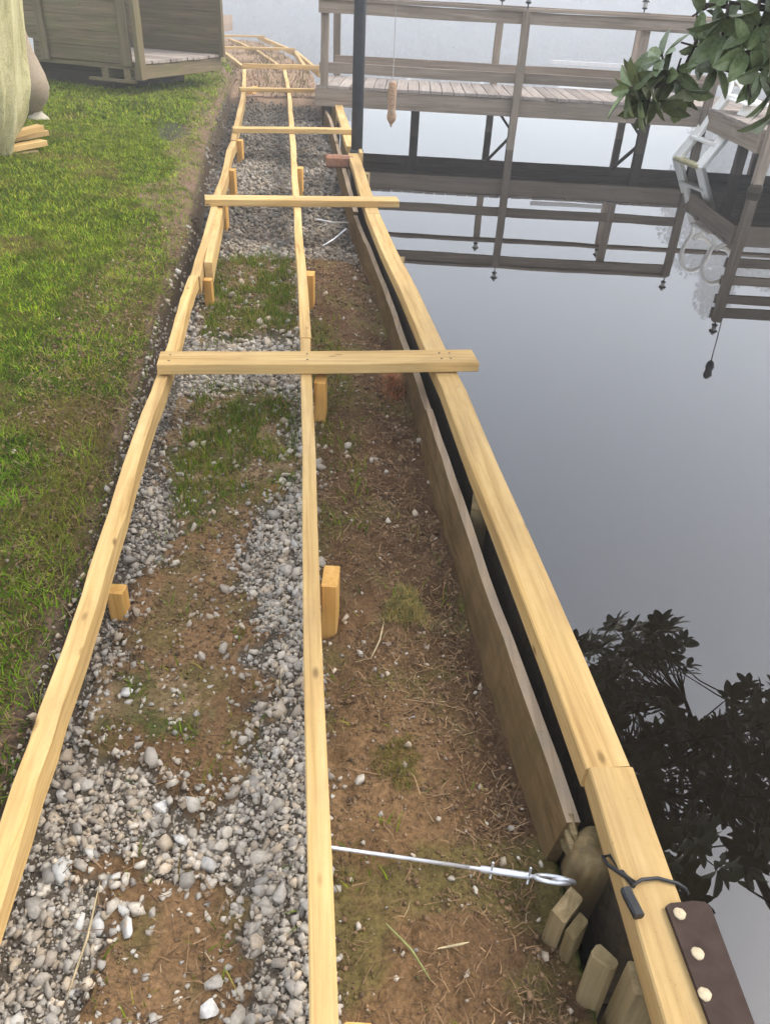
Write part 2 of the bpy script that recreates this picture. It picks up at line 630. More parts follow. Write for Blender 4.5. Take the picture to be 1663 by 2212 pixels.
# ------------------------------------------------------------------ plan lines (x as a function of y)
LINES = {
    'left': ([-5, .3, .745, .99, 1.54, 2.49, 3.12, 3.98, 5.17, 7.41, 11.17, 14.3, 18, 22.1, 30], [-.0, -.565, -.614, -.647, -.705, -.825, -.929, -1.053, -1.25, -1.56, -2.15, -2.70, -3.78, -4.6, -9]),
    'mid': ([-5, .3, .485, .918, 1.549, 2.559, 3.77, 5.31, 8.1, 11.46, 14.7, 18.5, 22.4, 30], [.4, -.045, -.066, -.119, -.197, -.322, -.501, -.721, -1.119, -1.60, -2.107, -3.05, -4.15, -8]),
    'right': ([-5, .3, .51, .954, 1.539, 2.665, 4.17, 5.29, 8.28, 11.0, 14.8, 18.8, 22.6, 30], [.9, .45, .442, .405, .322, .173, -.08, -.253, -.622, -.95, -1.50, -2.5, -3.75, -8]),
    'sea': ([-6, -1.6, -1.0, -.2, .5, .879, 1.542, 2.078, 2.75, 4.108, 5.498, 7.307, 9.783, 11.65, 14.8, 18.8, 22.6, 26, 32, 40], [6.5, 5.5, 1.2, .445, .41, .378, .276, .197, .110, -.096, -.33, -.565, -.885, -1.20, -1.62, -2.62, -3.85, -7, -16, -30]),
    'lawn': ([-6, .3, .88, 1.046, 1.587, 3.24, 4.56, 7.3, 11.25, 14.5, 18, 22.5, 26, 32, 40], [-.2, -.62, -.691, -.717, -.774, -1.06, -1.245, -1.74, -2.34, -2.88, -3.95, -5.0, -8, -18, -32]),
}


def LX(k, y):
    return np.interp(y, *LINES[k])


D1 = [(420, 1060), (540, 1040), (570, 1080), (545, 1160), (520, 1250), (545, 1330), (500, 1400), (520, 1480), (500, 1560), (500, 1680), (430, 1710), (330, 1700), (250, 1640), (235, 1560), (280, 1470), (290, 1400), (340, 1330), (330, 1260), (370, 1150)]
D2 = [(205, 1910), (300, 1870), (440, 1850), (500, 1900), (520, 2000), (565, 2080), (560, 2240), (170, 2240), (200, 2120), (240, 2060), (330, 1990), (290, 1950)]
def grow(poly, f):
    cx, cy = sum(p[0] for p in poly) / len(poly), sum(p[1] for p in poly) / len(poly)
    return [(cx + (x - cx) * f, cy + (y - cy) * f) for x, y in poly]


D1, D2 = grow(D1, 1.03), grow(D2, 1.10)
G1 = [(380, 880), (520, 850), (640, 880), (650, 1000), (560, 1060), (400, 1090), (375, 1000)]
G2 = [(470, 560), (640, 550), (650, 720), (540, 740), (430, 720), (430, 640)]
G3 = [(270, 1420), (380, 1390), (420, 1480), (330, 1600), (240, 1580)]


def zones(x, y):
    """ground cover weights at plan positions"""
    px, py = proj_arr(x, y, -0.2)
    sc = np.clip((py - 300) / 1100, .25, 1.3)
    px = px + ((fbm(x * 3.2, y * 3.2) - .5) * 190 + (fbm(x * 13, y * 13) - .5) * 110 + (vnoise(x * 60, y * 60) - .5) * 34) * sc
    py = py + ((fbm(x * 3.2 + 40, y * 3.2 + 12) - .5) * 190 + (fbm(x * 13 + 9, y * 13 + 5) - .5) * 110 + (vnoise(x * 60 + 8, y * 60) - .5) * 34) * sc
    ln, md, se = LX('lawn', y), LX('mid', y) + .02, LX('sea', y)
    lawn = x < ln
    trench = (x >= ln) & (x < md)
    strip = (x >= md) & (x < se)
    bare = in_poly(px, py, D1) | in_poly(px, py, D2)
    tuft = in_poly(px, py, G1) | in_poly(px, py, G2) | in_poly(px, py, G3)
    gravel = (trench & ~bare & ~tuft & (y < 11.2)) | (strip & (y > 4.75 + 0.5 * (fbm(x * 3, y * 3) - .5)) & (y < 11.2))
    return lawn, trench, strip, bare, tuft, gravel, px, py


def height(x, y):
    ln, md, se = LX('lawn', y), LX('mid', y), LX('sea', y)
    far = sstep(11.0, 11.35, y)
    zl = -.055 + .010 * np.clip(y - 3, 0, 9) + .03 * np.clip(ln - x, 0, 6) + .02 * (fbm(x * 1.5, y * 1.5) - .5) + .012 * (fbm(x * 7, y * 7) - .5)
    zl = zl - .03 * sstep(.12, 0, ln - x)
    g = -.215 + .03 * (fbm(x * 4 + 3, y * 4) - .5) + .012 * (fbm(x * 22, y * 22) - .5)
    _, _, _, bare, tuft, _, _, _ = zones(x, y)
    g = g + .02 * (bare | tuft)
    u = np.clip((x - md) / np.maximum(se - md, .05), 0, 1)
    s = -.205 + .03 * np.sin(np.pi * np.clip(u * 1.1, 0, 1)) - .012 * sstep(.55, 1.0, u) + .035 * (fbm(x * 5, y * 5 + 7) - .5) + .030 * (fbm(x * 22, y * 22) - .5) + .016 * (vnoise(x * 55, y * 40) - .5)
    s = s - .05 * sstep(4.4, 5.2, y)
    t = sstep(md - .03, md + .03, x)
    z = g * (1 - t) + s * t
    z = z * (1 - far) + (-.06 + .06 * (fbm(x * 3, y * 3) - .5)) * far
    e = sstep(ln, ln + .03 + .02 * vnoise(x * 0 + y * 9, y * 3), x)
    z = zl * (1 - e) + z * e
    back = sstep(.1, -.8, y)
    z = z * (1 - back) + (-.12 + .04 * (fbm(x, y) - .5)) * back
    bank = sstep(22.2, 24, y)
    return z * (1 - bank) + (-.1) * bank


# ------------------------------------------------------------------ ground
def build_ground():
    ys = [-6.0]
    while ys[-1] < 40:
        y = ys[-1]
        ys.append(y + (0.25 if y < -.3 else 0.022 if y < 3.5 else 0.04 if y < 8 else 0.08 if y < 14 else 0.3))
    ys = np.array(ys)
    a = -np.concatenate([np.geomspace(14, 1.2, 18)[:-1], np.linspace(1.2, .0, 45)])
    b = np.linspace(0, 1, 46)[1:]
    c = np.linspace(0, 1, 46)[1:]
    rows = []
    for y in ys:
        ln, md, se = float(LX('lawn', y)), float(LX('mid', y)), float(LX('sea', y))
        md = max(md, ln + .05); se2 = max(se, md + .05)
        rows.append(np.concatenate([ln + a, ln + (md - ln) * b, md + (se2 - md) * c, [se2 + .012]]))
    X = np.array(rows)
    Y = np.repeat(ys[:, None], X.shape[1], 1)
    Z = height(X.ravel(), Y.ravel()).reshape(X.shape)
    Z[:, -1] = -1.0
    x, y = X.ravel(), Y.ravel()
    lawn, trench, strip, bare, tuft, gravel, px, py = zones(x, y)
    n1, n2, n3 = fbm(x * 2.2, y * 2.2), fbm(x * 9, y * 9), fbm(x * 40, y * 40)
    col = np.zeros((x.size, 3))

    def mixk(A, B, t):
        return np.array(A)[None] * (1 - t[:, None]) + np.array(B)[None] * t[:, None]
    cl = mixk((.045, .062, .008), (.10, .074, .026), sstep(.56, .72, n1))
    cl = cl * (1 - sstep(.55, .7, n2)[:, None] * .25)
    ct = mixk((.11, .092, .07), (.17, .135, .095), n3)
    cd = mixk((.178, .103, .047), (.29, .174, .088), n2)
    cd = cd * (1 - .35 * sstep(.52, .7, n1))[:, None]
    cs1 = mixk((.170, .099, .045), (.262, .157, .077), n2)
    cs2 = mixk((.060, .034, .018), (.125, .073, .039), n2)
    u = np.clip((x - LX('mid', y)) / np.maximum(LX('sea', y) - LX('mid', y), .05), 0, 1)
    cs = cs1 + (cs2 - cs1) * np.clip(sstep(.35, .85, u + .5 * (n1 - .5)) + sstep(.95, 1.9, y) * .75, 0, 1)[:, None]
    mo = sstep(.54, .68, fbm(x * 6 + 31, y * 6 + 3) + .14 * sstep(.3, .0, u)) * .7
    cs = cs * (1 - mo[:, None]) + mixk((.10, .090, .026), (.17, .14, .05), n3) * mo[:, None]
    mo2 = sstep(.54, .66, fbm(x * 7 + 3, y * 7 + 13)) * .6
    cd = cd * (1 - mo2[:, None]) + mixk((.085, .080, .024), (.15, .12, .045), n3) * mo2[:, None]
    cg = mixk((.085, .085, .028), (.26, .175, .095), sstep(.38, .6, n2))
    col[:] = cl
    col[trench] = ct[trench]
    col[trench & bare] = cd[trench & bare]
    col[trench & tuft] = cg[trench & tuft]
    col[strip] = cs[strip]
    col[strip & gravel] = (ct * .8)[strip & gravel]
    farb = (y > 11.2) & ~lawn
    col[farb] = mixk((.20, .13, .085), (.33, .23, .15), n2)[farb]
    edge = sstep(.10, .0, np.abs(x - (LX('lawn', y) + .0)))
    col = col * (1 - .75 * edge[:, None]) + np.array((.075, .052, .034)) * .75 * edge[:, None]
    # bare edge of the lawn beside the walkway, and a worn grey patch
    wpx, wpy = proj_arr(x, y, 0 * x)
    bareL = lawn & (x > LX('lawn', y) - .035 - .28 * sstep(3.6, 6, y) * n1 * 2)
    k = (sstep(.42, .6, n2 + .18 * (y > 4.3)) * bareL)
    col = col * (1 - k[:, None]) + mixk((.13, .085, .06), (.22, .14, .095), n3) * k[:, None]
    w = sstep(1.0, .2, ((wpx - 375) / 44) ** 2 + ((wpy - 285) / 26) ** 2 + 1.6 * (n2 - .5)) * .8
    col = col * (1 - w[:, None]) + np.array((.062, .056, .044)) * w[:, None]
    nr, nc = X.shape
    idx = np.arange(nr * nc).reshape(nr, nc)
    q = np.stack([idx[:-1, :-1], idx[:-1, 1:], idx[1:, 1:], idx[1:, :-1]], -1).reshape(-1, 4)
    V = np.stack([x, y, Z.ravel()], 1)
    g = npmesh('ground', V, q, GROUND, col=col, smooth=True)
    tag(g, kind='structure')


build_ground()

wv = [(-310, -50, 0), (310, -50, 0), (310, 230, 0), (-310, 230, 0)]
tag(pymesh('water', wv, [(0, 1, 2, 3)], WATER, mw=Matrix.Translation((0, 0, WATER_Z))), kind='structure')


# ------------------------------------------------------------------ gravel
def stone_shapes(n):
    out = []
    for i in range(n):
        bm = bmesh.new()
        r_ = np.random.default_rng(100 + i)
        for k in range(13):
            v = r_.normal(size=3)
            v /= np.linalg.norm(v)
            v *= r_.uniform(.82, 1.1)
            v *= np.array([1.0, r_.uniform(.62, .9), r_.uniform(.5, .75)])
            bm.verts.new(v)
        bmesh.ops.convex_hull(bm, input=bm.verts)
        bmesh.ops.delete(bm, geom=[v for v in bm.verts if not v.link_faces], context='VERTS')
        bmesh.ops.triangulate(bm, faces=bm.faces)
        bm.verts.index_update()
        V = np.array([v.co[:] for v in bm.verts])
        T = np.array([[v.index for v in f.verts] for f in bm.faces])
        bm.free()
        out.append((V, T))
    return out


STONES = stone_shapes(14)


def rand_rot(n, r_, tilt=.6):
    q = r_.normal(size=(n, 4)) * np.array([1, tilt, tilt, 1])
    q /= np.linalg.norm(q, axis=1, keepdims=True)
    w, x, y, z = q.T
    return np.stack([np.stack([1 - 2 * (y * y + z * z), 2 * (x * y - w * z), 2 * (x * z + w * y)], -1),
                     np.stack([2 * (x * y + w * z), 1 - 2 * (x * x + z * z), 2 * (y * z - w * x)], -1),
                     np.stack([2 * (x * z - w * y), 2 * (y * z + w * x), 1 - 2 * (x * x + y * y)], -1)], 1)


def scatter_stones(name, x, y, size, lift, r_):
    n = len(x)
    z = height(x, y) + size * lift
    R = rand_rot(n, r_)
    kind = r_.integers(0, len(STONES), n)
    g = r_.random(n)
    base = np.where(g[:, None] < .5, np.array([(.45, .42, .375)]), np.where(g[:, None] < .8, np.array([(.35, .338, .318)]), np.array([(.46, .395, .315)])))
    base = base * np.array((1.0, .945, .855)) * 1.04 * r_.uniform(.70, 1.30, n)[:, None]
    base = np.where((r_.random(n) < .025)[:, None], np.array([(.52, .49, .43)]), base)
    dust = (.55 * sstep(.42, .68, fbm(x * 9 + 4, y * 9)) * r_.random(n) + .12)[:, None]
    base = base * (1 - dust) + np.array([(.26, .19, .12)]) * dust
    far_shade = sstep(3.9, 4.8, y) * (.25 + .4 * sstep(.4, .6, fbm(x * 1.6 + 2, y * 1.6)))  # shade over the far gravel, put into the stone colours in patches
    base = base * (1 - far_shade[:, None])
    Vs, Ts, Cs, off = [], [], [], 0
    for k, (V, T) in enumerate(STONES):
        m = np.where(kind == k)[0]
        if not len(m):
            continue
        W = np.einsum('nij,vj->nvi', R[m], V) * size[m, None, None] + np.stack([x, y, z], 1)[m, None, :]
        Vs.append(W.reshape(-1, 3))
        Ts.append((T[None] + (np.arange(len(m)) * len(V))[:, None, None] + off).reshape(-1, 3))
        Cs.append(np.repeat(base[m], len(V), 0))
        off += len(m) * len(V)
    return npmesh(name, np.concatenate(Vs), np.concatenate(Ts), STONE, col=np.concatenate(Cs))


def build_gravel():
    r_ = np.random.default_rng(3)
    xs, ys, ss = [], [], []
    for (y0, y1, dens, s0, x0, x1) in ((.25, 1.6, 17000, .0072, -.95, .6), (1.6, 3.4, 10000, .0082, -1.25, .3), (3.4, 6, 4600, .0112, -1.7, .1), (6, 11.3, 1900, .016, -2.6, -.3)):
        n = int((y1 - y0) * (x1 - x0) * dens)
        x = r_.uniform(x0, x1, n); y = r_.uniform(y0, y1, n)
        lawn, trench, strip, bare, tuft, gravel, px, py = zones(x + r_.normal(0, .022, n), y + r_.normal(0, .035, n))
        p = np.where(gravel, 1.0, 0.0)
        p = np.where(trench & bare, .055, p)
        p = np.where(trench & tuft, .06, p)
        p = np.where(strip & ~gravel, .012, p)
        # the gravel thins towards the middle of the trench
        p = np.where(gravel & (py > 1000) & (py < 1700) & (px > 300) & (px < 560) & (fbm(x * 8, y * 8) < .47), p * .35, p)
        p = np.where(gravel & (py > 740) & (py < 1000) & (fbm(x * 7, y * 7) < .5), p * .5, p)
        p = np.where(x < LX('left', y), p * .38, p)
        p = np.where((x < LX('lawn', y)) | (x > LX('sea', y)), 0, p)
        k = r_.random(n) < p
        xs.append(x[k]); ys.append(y[k])
        s = s0 * np.exp(r_.normal(0, .46, k.sum()))
        ss.append(np.clip(s, .0035, .030))
    x, y, s = map(np.concatenate, (xs, ys, ss))
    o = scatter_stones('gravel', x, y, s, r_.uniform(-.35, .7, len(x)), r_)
    tag(o, 'grey crushed gravel filling the trench under the walkway joists', 'gravel', kind='stuff')


build_gravel()


# ------------------------------------------------------------------ grass and litter
def blades(name, x, y, z, length, width, lean, col, mat, r_, segs=2, label=None, cat=None):
    n = len(x)
    az = r_.uniform(0, 2 * np.pi, n)
    d = np.stack([np.cos(az), np.sin(az), 0 * az], 1)
    s = np.stack([-np.sin(az), np.cos(az), 0 * az], 1)
    tw = r_.uniform(-.8, .8, n)
    s = s * np.cos(tw)[:, None] + d * np.sin(tw)[:, None]
    base = np.stack([x, y, z], 1)
    rows = []
    for i in range(segs + 1):
        t = i / segs
        hor = length * lean * t ** 1.6
        ver = length * np.sqrt(np.clip(1 - (lean * .85) ** 2, .03, 1)) * t * (1 - .18 * lean * t)
        c = base + d * hor[:, None] + np.array([0, 0, 1])[None] * ver[:, None]
        w = width * (1 - t) ** .6
        if i < segs:
            rows += [c - s * (w / 2)[:, None], c + s * (w / 2)[:, None]]
        else:
            rows += [c]
    V = np.stack(rows, 1)
    m = V.shape[1]
    T = []
    for i in range(segs - 1):
        a = 2 * i
        T += [(a, a + 1, a + 3), (a, a + 3, a + 2)]
    a = 2 * (segs - 1)
    T.append((a, a + 1, a + 2))
    T = np.array(T)
    tris = (T[None] + (np.arange(n) * m)[:, None, None]).reshape(-1, 3)
    shade = np.linspace(.75, 1.15, m)
    C = (col[:, None, :] * np.ones(m)[None, :, None]).reshape(-1, 3)
    o = npmesh(name, V.reshape(-1, 3), tris, mat, col=C)
    return tag(o, label, cat, kind='stuff')


def pick(r_, n, cols, wts):
    wts = np.array(wts) / sum(wts)
    k = r_.choice(len(cols), n, p=wts)
    return np.array(cols)[k] * r_.uniform(.7, 1.3, n)[:, None]


GREENS = [(.108, .175, .006), (.155, .222, .009), (.225, .262, .018), (.060, .112, .005), (.27, .225, .045), (.195, .13, .03)]


def build_lawn():
    r_ = np.random.default_rng(21)
    X, Y, Ln, Wd = [], [], [], []
    for (y0, y1, dens, l0, w0) in ((.6, 2.2, 19000, .036, .0030), (2.2, 4.5, 16000, .026, .0032), (4.5, 8, 9000, .028, .0048), (8, 13, 3000, .036, .010), (13, 24, 500, .06, .022)):
        xa = {0.6: -2.1, 2.2: -3.1, 4.5: -4.7, 8: -6.8, 13: -9}[y0]
        xb = -.6 if y0 < 2 else -.8
        n = int((y1 - y0) * (xb - xa) * dens)
        x = r_.uniform(xa, xb, n); y = r_.uniform(y0, y1, n)
        e = LX('lawn', y)
        n1 = fbm(x * 2.2, y * 2.2); n2 = fbm(x * 9, y * 9)
        dist = e - x
        p = 1.1 - .45 * sstep(.60, .74, n1) - .3 * sstep(.55, .7, n2)
        p = np.where(y < 2.0, np.maximum(p, .8 - .5 * sstep(1.0, .8, y)), p)
        p = p * (.45 - .25 * sstep(3.5, 5.5, y) + .6 * sstep(.0, .05 + .2 * sstep(3.6, 6, y), dist))
        wpx, wpy = proj_arr(x, y, 0 * x)
        p = p * (1 - .8 * sstep(1.0, .3, ((wpx - 375) / 44) ** 2 + ((wpy - 285) / 26) ** 2 + 1.6 * (n2 - .5)))
        # under the shed nothing grows
        k = (x < e + .012) & (r_.random(n) < p)
        X.append(x[k]); Y.append(y[k])
        Ln.append(l0 * np.exp(r_.normal(0, .35, k.sum()))); Wd.append(np.full(k.sum(), w0))
    x, y, L, W = map(np.concatenate, (X, Y, Ln, Wd))
    n = len(x)
    col = pick(r_, n, GREENS, (30, 24, 12, 20, 8, 8))
    clump = fbm(x * 14, y * 14)
    col = col * (.62 + 1.0 * sstep(.3, .7, clump))[:, None]
    rus = sstep(.56, .7, fbm(x * 3.5 + 50, y * 3.5)) * sstep(1.2, .5, np.abs(y - 2.3)) * .5
    col = col * (1 - rus[:, None]) + np.array((.24, .125, .035))[None] * rus[:, None]
    clover = r_.random(n) < .16
    L = np.where(clover, L * .45, L)
    W = np.where(clover, W * 2.6, W)
    n1 = fbm(x * 1.1 + 5, y * 1.1)
    nearg = sstep(3.6, 1.6, y)[:, None]
    col = col * (1 - nearg * np.array((.36, .22, .30)))
    yel = sstep(.45, .65, n1) * .5 * sstep(1.5, 3.5, y) + sstep(3.5, 6.5, y) * .45
    col = col * (1 - yel[:, None] * .5) + np.array((.235, .262, .022))[None] * (yel * .5)[:, None]
    blades('lawn_grass', x, y, height(x, y) - .004, L, W, r_.uniform(.5, 1.0, n), col, BLADE, r_,
           label='short patchy green lawn to the left of the walkway frame', cat='grass')


build_lawn()


def build_tufts():
    r_ = np.random.default_rng(33)
    n = 190000
    y = r_.uniform(.4, 5.5, n); x = r_.uniform(-1.3, .3, n)
    lawn, trench, strip, bare, tuft, gravel, px, py = zones(x + r_.normal(0, .04, n), y + r_.normal(0, .09, n))
    ok = (x > LX('left', y) + .07) & (x < LX('sea', y) - .04) & ((x < LX('mid', y)) | (x > LX('mid', y) + .045))
    md = LX('mid', y)
    n2 = fbm(x * 11, y * 11)
    p = np.where(trench & tuft, sstep(.34, .52, n2 + .3 * (fbm(x * 30, y * 30) - .5)), 0)
    p = np.where(trench & tuft & (py > 1300), p * .22, p)
    p = np.where(trench & bare & (n2 > .60), .08, p)
    p = np.where(strip & (x < md + .17 * (.6 + n2)) & (y > 1.9) & (y < 3.7), .30 * sstep(.35, .6, n2), p)
    p = np.where(strip & (y < 2) & (n2 > .64), .07, p)
    k = (r_.random(n) < p) & ok
    x, y = x[k], y[k]
    n = len(x)
    col = pick(r_, n, GREENS, (26, 18, 8, 20, 12, 12)) * .9
    blades('trench_grass', x, y, height(x, y) - .004, .034 * np.exp(r_.normal(0, .4, n)), np.full(n, .0035), r_.uniform(.2, .98, n), col, BLADE, r_,
           label='sparse grass growing through the gravel and dirt below the joists', cat='grass')


build_tufts()


def build_litter():
    r_ = np.random.default_rng(44)
    n = 88000
    y = .35 + 5.2 * r_.random(n) ** 1.25; x = r_.uniform(-1.6, .55, n)
    lawn, trench, strip, bare, tuft, gravel, px, py = zones(x, y)
    n2 = fbm(x * 7, y * 7)
    u = np.clip((x - LX('mid', y)) / np.maximum(LX('sea', y) - LX('mid', y), .05), 0, 1)
    p = np.where(strip & (x < LX('sea', y) - .05), .30 + .5 * sstep(.4, .9, u) + .6 * sstep(1.0, 1.8, y), 0)
    p = np.where(trench & bare, .20, p)
    p = np.where(trench & tuft, .12, p)
    p = np.where(lawn & (x > LX('lawn', y) - .45), .35, p)
    p = p * (.4 + 1.1 * sstep(.35, .62, n2))
    k = r_.random(n) < p
    x, y = x[k], y[k]
    n = len(x)
    z = height(x, y) + r_.uniform(.001, .010, n)
    az = r_.uniform(0, np.pi, n)
    L = .013 * np.exp(r_.normal(0, .55, n)); W = r_.uniform(.0009, .0022, n)
    rs = r_.normal(0, .25, n)
    d = np.stack([np.cos(az), np.sin(az), rs], 1); s = np.stack([-np.sin(az), np.cos(az), 0 * az], 1)
    b = np.stack([x, y, z], 1)
    bend = s * (r_.normal(0, .18, n) * L)[:, None]
    V = np.stack([b - d * L[:, None] - s * W[:, None] / 2, b - d * L[:, None] + s * W[:, None] / 2,
                  b + bend - s * W[:, None] / 2 + [0, 0, .002], b + bend + s * W[:, None] / 2 + [0, 0, .002],
                  b + d * L[:, None]], 1)
    T = np.array([(0, 1, 3), (0, 3, 2), (2, 3, 4)])
    tris = (T[None] + (np.arange(n) * 5)[:, None, None]).reshape(-1, 3)
    col = pick(r_, n, [(.22, .135, .07), (.14, .083, .044), (.27, .17, .088), (.085, .052, .03), (.36, .27, .155)], (32, 28, 12, 30, 2))
    o = npmesh('needle_litter', V.reshape(-1, 3), tris, LITTER, col=np.repeat(col, 5, 0))
    tag(o, 'brown pine needles and root bits strewn over the bare dirt', 'litter', kind='stuff')
    # rust coloured heap of needles by the seawall
    n = 650
    c = P(862, 850, -.22)
    a, rr = r_.uniform(0, 2 * np.pi, n), np.abs(r_.normal(0, .05, n))
    x, y = c.x - .03 + rr * np.cos(a) * .8, c.y + rr * np.sin(a) * 1.9
    z = height(x, y) + .022 * np.exp(-(rr / .05) ** 2) + r_.uniform(0, .010, n)
    blades('rusty_needle_heap', x, y, z, .04 * np.exp(r_.normal(0, .3, n)), np.full(n, .0025), r_.uniform(.75, 1.0, n),
           pick(r_, n, [(.34, .13, .05), (.24, .095, .045), (.40, .21, .10), (.14, .085, .05)], (3, 2, 1, 1)), LITTER, r_,
           label='rust coloured heap of dead needles against the seawall plank', cat='litter')


build_litter()


def build_crumbs():
    r_ = np.random.default_rng(91)
    n = 100000
    y = .35 + 4.4 * r_.random(n) ** 1.5; x = r_.uniform(-1.5, .5, n)
    lawn, trench, strip, bare, tuft, gravel, px, py = zones(x, y)
    n2 = fbm(x * 9 + 3, y * 9)
    p = np.where((strip & (x < LX('sea', y) - .03)) | (trench & (bare | tuft)), sstep(.38, .62, n2) * .9 + .12, 0)
    p = np.where(lawn & (x > LX('lawn', y) - .4), .5, p)
    p = np.where(gravel & (y < 3.4), .8, p)
    gk = gravel
    k = r_.random(n) < p
    x, y, gk = x[k], y[k], gk[k]
    n = len(x)
    size = np.clip(.0019 * np.exp(r_.normal(0, .5, n)) * (1 + .35 * y), .001, .011)
    V0 = np.array([(1, 0, 0), (-1, 0, 0), (0, 1, 0), (0, -1, 0), (0, 0, .8), (0, 0, -.8)])
    T0 = np.array([(0, 2, 4), (2, 1, 4), (1, 3, 4), (3, 0, 4), (2, 0, 5), (1, 2, 5), (3, 1, 5), (0, 3, 5)])
    R = rand_rot(n, r_, 1.0)
    W = np.einsum('nij,vj->nvi', R, V0) * (size[:, None, None] * r_.uniform(.7, 1.3, (n, 6, 1))) + np.stack([x, y, height(x, y) + size * .3 + gk * r_.uniform(0, .008, n)], 1)[:, None, :]
    T = (T0[None] + (np.arange(n) * 6)[:, None, None]).reshape(-1, 3)
    col = pick(r_, n, [(.21, .13, .068), (.16, .097, .05), (.095, .06, .034), (.34, .27, .20), (.14, .11, .04)], (40, 34, 10, 5, 10))
    col = np.where(gk[:, None], pick(r_, n, [(.33, .29, .235), (.24, .205, .16), (.42, .37, .30)], (3, 3, 1)), col)
    tag(npmesh('soil_crumbs', W.reshape(-1, 3), T, STONE, col=np.repeat(col, 6, 0)), 'crumbs of brown soil and grit over the bare dirt patches', 'soil', kind='stuff')


build_crumbs()


def build_far_straw():
    r_ = np.random.default_rng(57)
    n = 9000
    y = r_.uniform(11.4, 22, n); x = r_.uniform(-5.5, -1.2, n)
    k = (x > LX('lawn', y)) & (x < LX('sea', y) - .05) & (fbm(x * 2.5, y * 2.5) > .42)
    x, y = x[k], y[k]
    n = len(x)
    blades('far_dead_grass', x, y, height(x, y) - .01, .11 * np.exp(r_.normal(0, .4, n)), np.full(n, .012), r_.uniform(.6, 1.0, n),
           pick(r_, n, [(.22, .14, .075), (.13, .08, .045), (.30, .22, .12), (.11, .13, .03)], (3, 4, 2, 2)), LITTER, r_,
           label='dead brown grass on the bank at the far bend of the walkway', cat='grass')


build_far_straw()


def moss_mound(name, c, rad, hgt, cols, label, seed):
    r_ = np.random.default_rng(seed)
    n = int(9000 * rad / .1 * .7)
    a, rr = r_.uniform(0, 2 * np.pi, n), np.sqrt(r_.random(n))
    edge = 1 + .25 * np.sin(3 * a + seed) + .12 * np.sin(7 * a)
    x, y = c.x + rad * rr * edge * np.cos(a), c.y + 1.3 * rad * rr * edge * np.sin(a)
    z = height(x, y) + hgt * (1 - rr ** 2) * (.7 + .6 * fbm(x * 30, y * 30))
    o = blades(name, x, y, z - .008, .014 * np.exp(r_.normal(0, .3, n)), np.full(n, .0022), r_.uniform(.2, .95, n), pick(r_, n, cols, [1] * len(cols)), BLADE, r_)
    tag(o, label, 'moss', kind='stuff')


moss_mound('moss_cushion', P(875, 1330, -.2), .065, .022, [(.22, .20, .07), (.30, .25, .095), (.15, .145, .05), (.42, .27, .08)],
           'round olive cushion of moss in the middle of the dirt strip', 3)
moss_mound('moss_patch', P(860, 1660, -.19), .05, .004, [(.20, .17, .045), (.30, .22, .06), (.15, .13, .04)],
           'thin yellowish moss patch on the dirt below the cushion', 5)

# ------------------------------------------------------------------ walkway frame
frame = thing('walkway_frame', (-.2, 1.2, -.2), 'unfinished walkway frame of fresh yellow pine joists along the shore', 'walkway')


def at_line0(key, y):
    return float(LX(key, y))


def seg_pts(key, y0, y1, off, z=0.0):
    return (float(LX(key, y0)) + off, y0, z), (float(LX(key, y1)) + off, y1, z)


def joist(key, y0, y1, off, w, t, z=0.0, seg=None, warp=.002, wane=0.0, name='joist'):
    a, b = seg_pts(key, y0, y1, off, z)
    return board(name, a, b, w, t, FRESH, frame, warp=warp, wane=wane, seg=seg)


# left line
joist('left', .34, 3.72, .024, .042, .066, wane=.015, warp=.0055, seg=40)
joist('left', 3.722, 7.6, .029, .046, .09, -.001, warp=.005, wane=.008)
joist('left', 3.95, 5.3, .075, .040, .11, -.004)            # doubled by a splice
joist('left', 7.602, 11.2, .03, .05, .11)
joist('left', 11.202, 14.4, .03, .05, .11)
# middle line
joist('mid', .34, 3.0, .022, .041, .09, seg=14, warp=.0015)
joist('mid', 3.002, 6.9, .026, .045, .09)
joist('mid', 6.902, 11.5, .03, .05, .09)
joist('mid', 11.502, 14.8, .03, .05, .09)
# right line: broader beam over the water
joist('right', .34, .948, .046, .086, .055, seg=5, name='beam')
joist('right', .950, 2.60, .046, .088, .055, -.002, name='beam')
joist('right', 2.602, 5.20, .046, .086, .055, -.001, name='beam')
joist('right', 5.16, 7.28, .047, .088, .055, name='beam')
joist('right', 7.62, 10.9, .05, .09, .055, name='beam')
joist('right', 7.2, 8.4, .115, .03, .12, .02, name='beam')
# the part that swings round behind the shed
for a, b in (((526, 142), (470, 100)), ((603, 140), (556, 108)), ((556, 108), (496, 82)), ((664, 150), (638, 110)), ((638, 110), (560, 77)), ((690, 152), (640, 110))):
    board('joist', P(*a, 0), P(*b, 0), .06, .1, FRESH, frame)
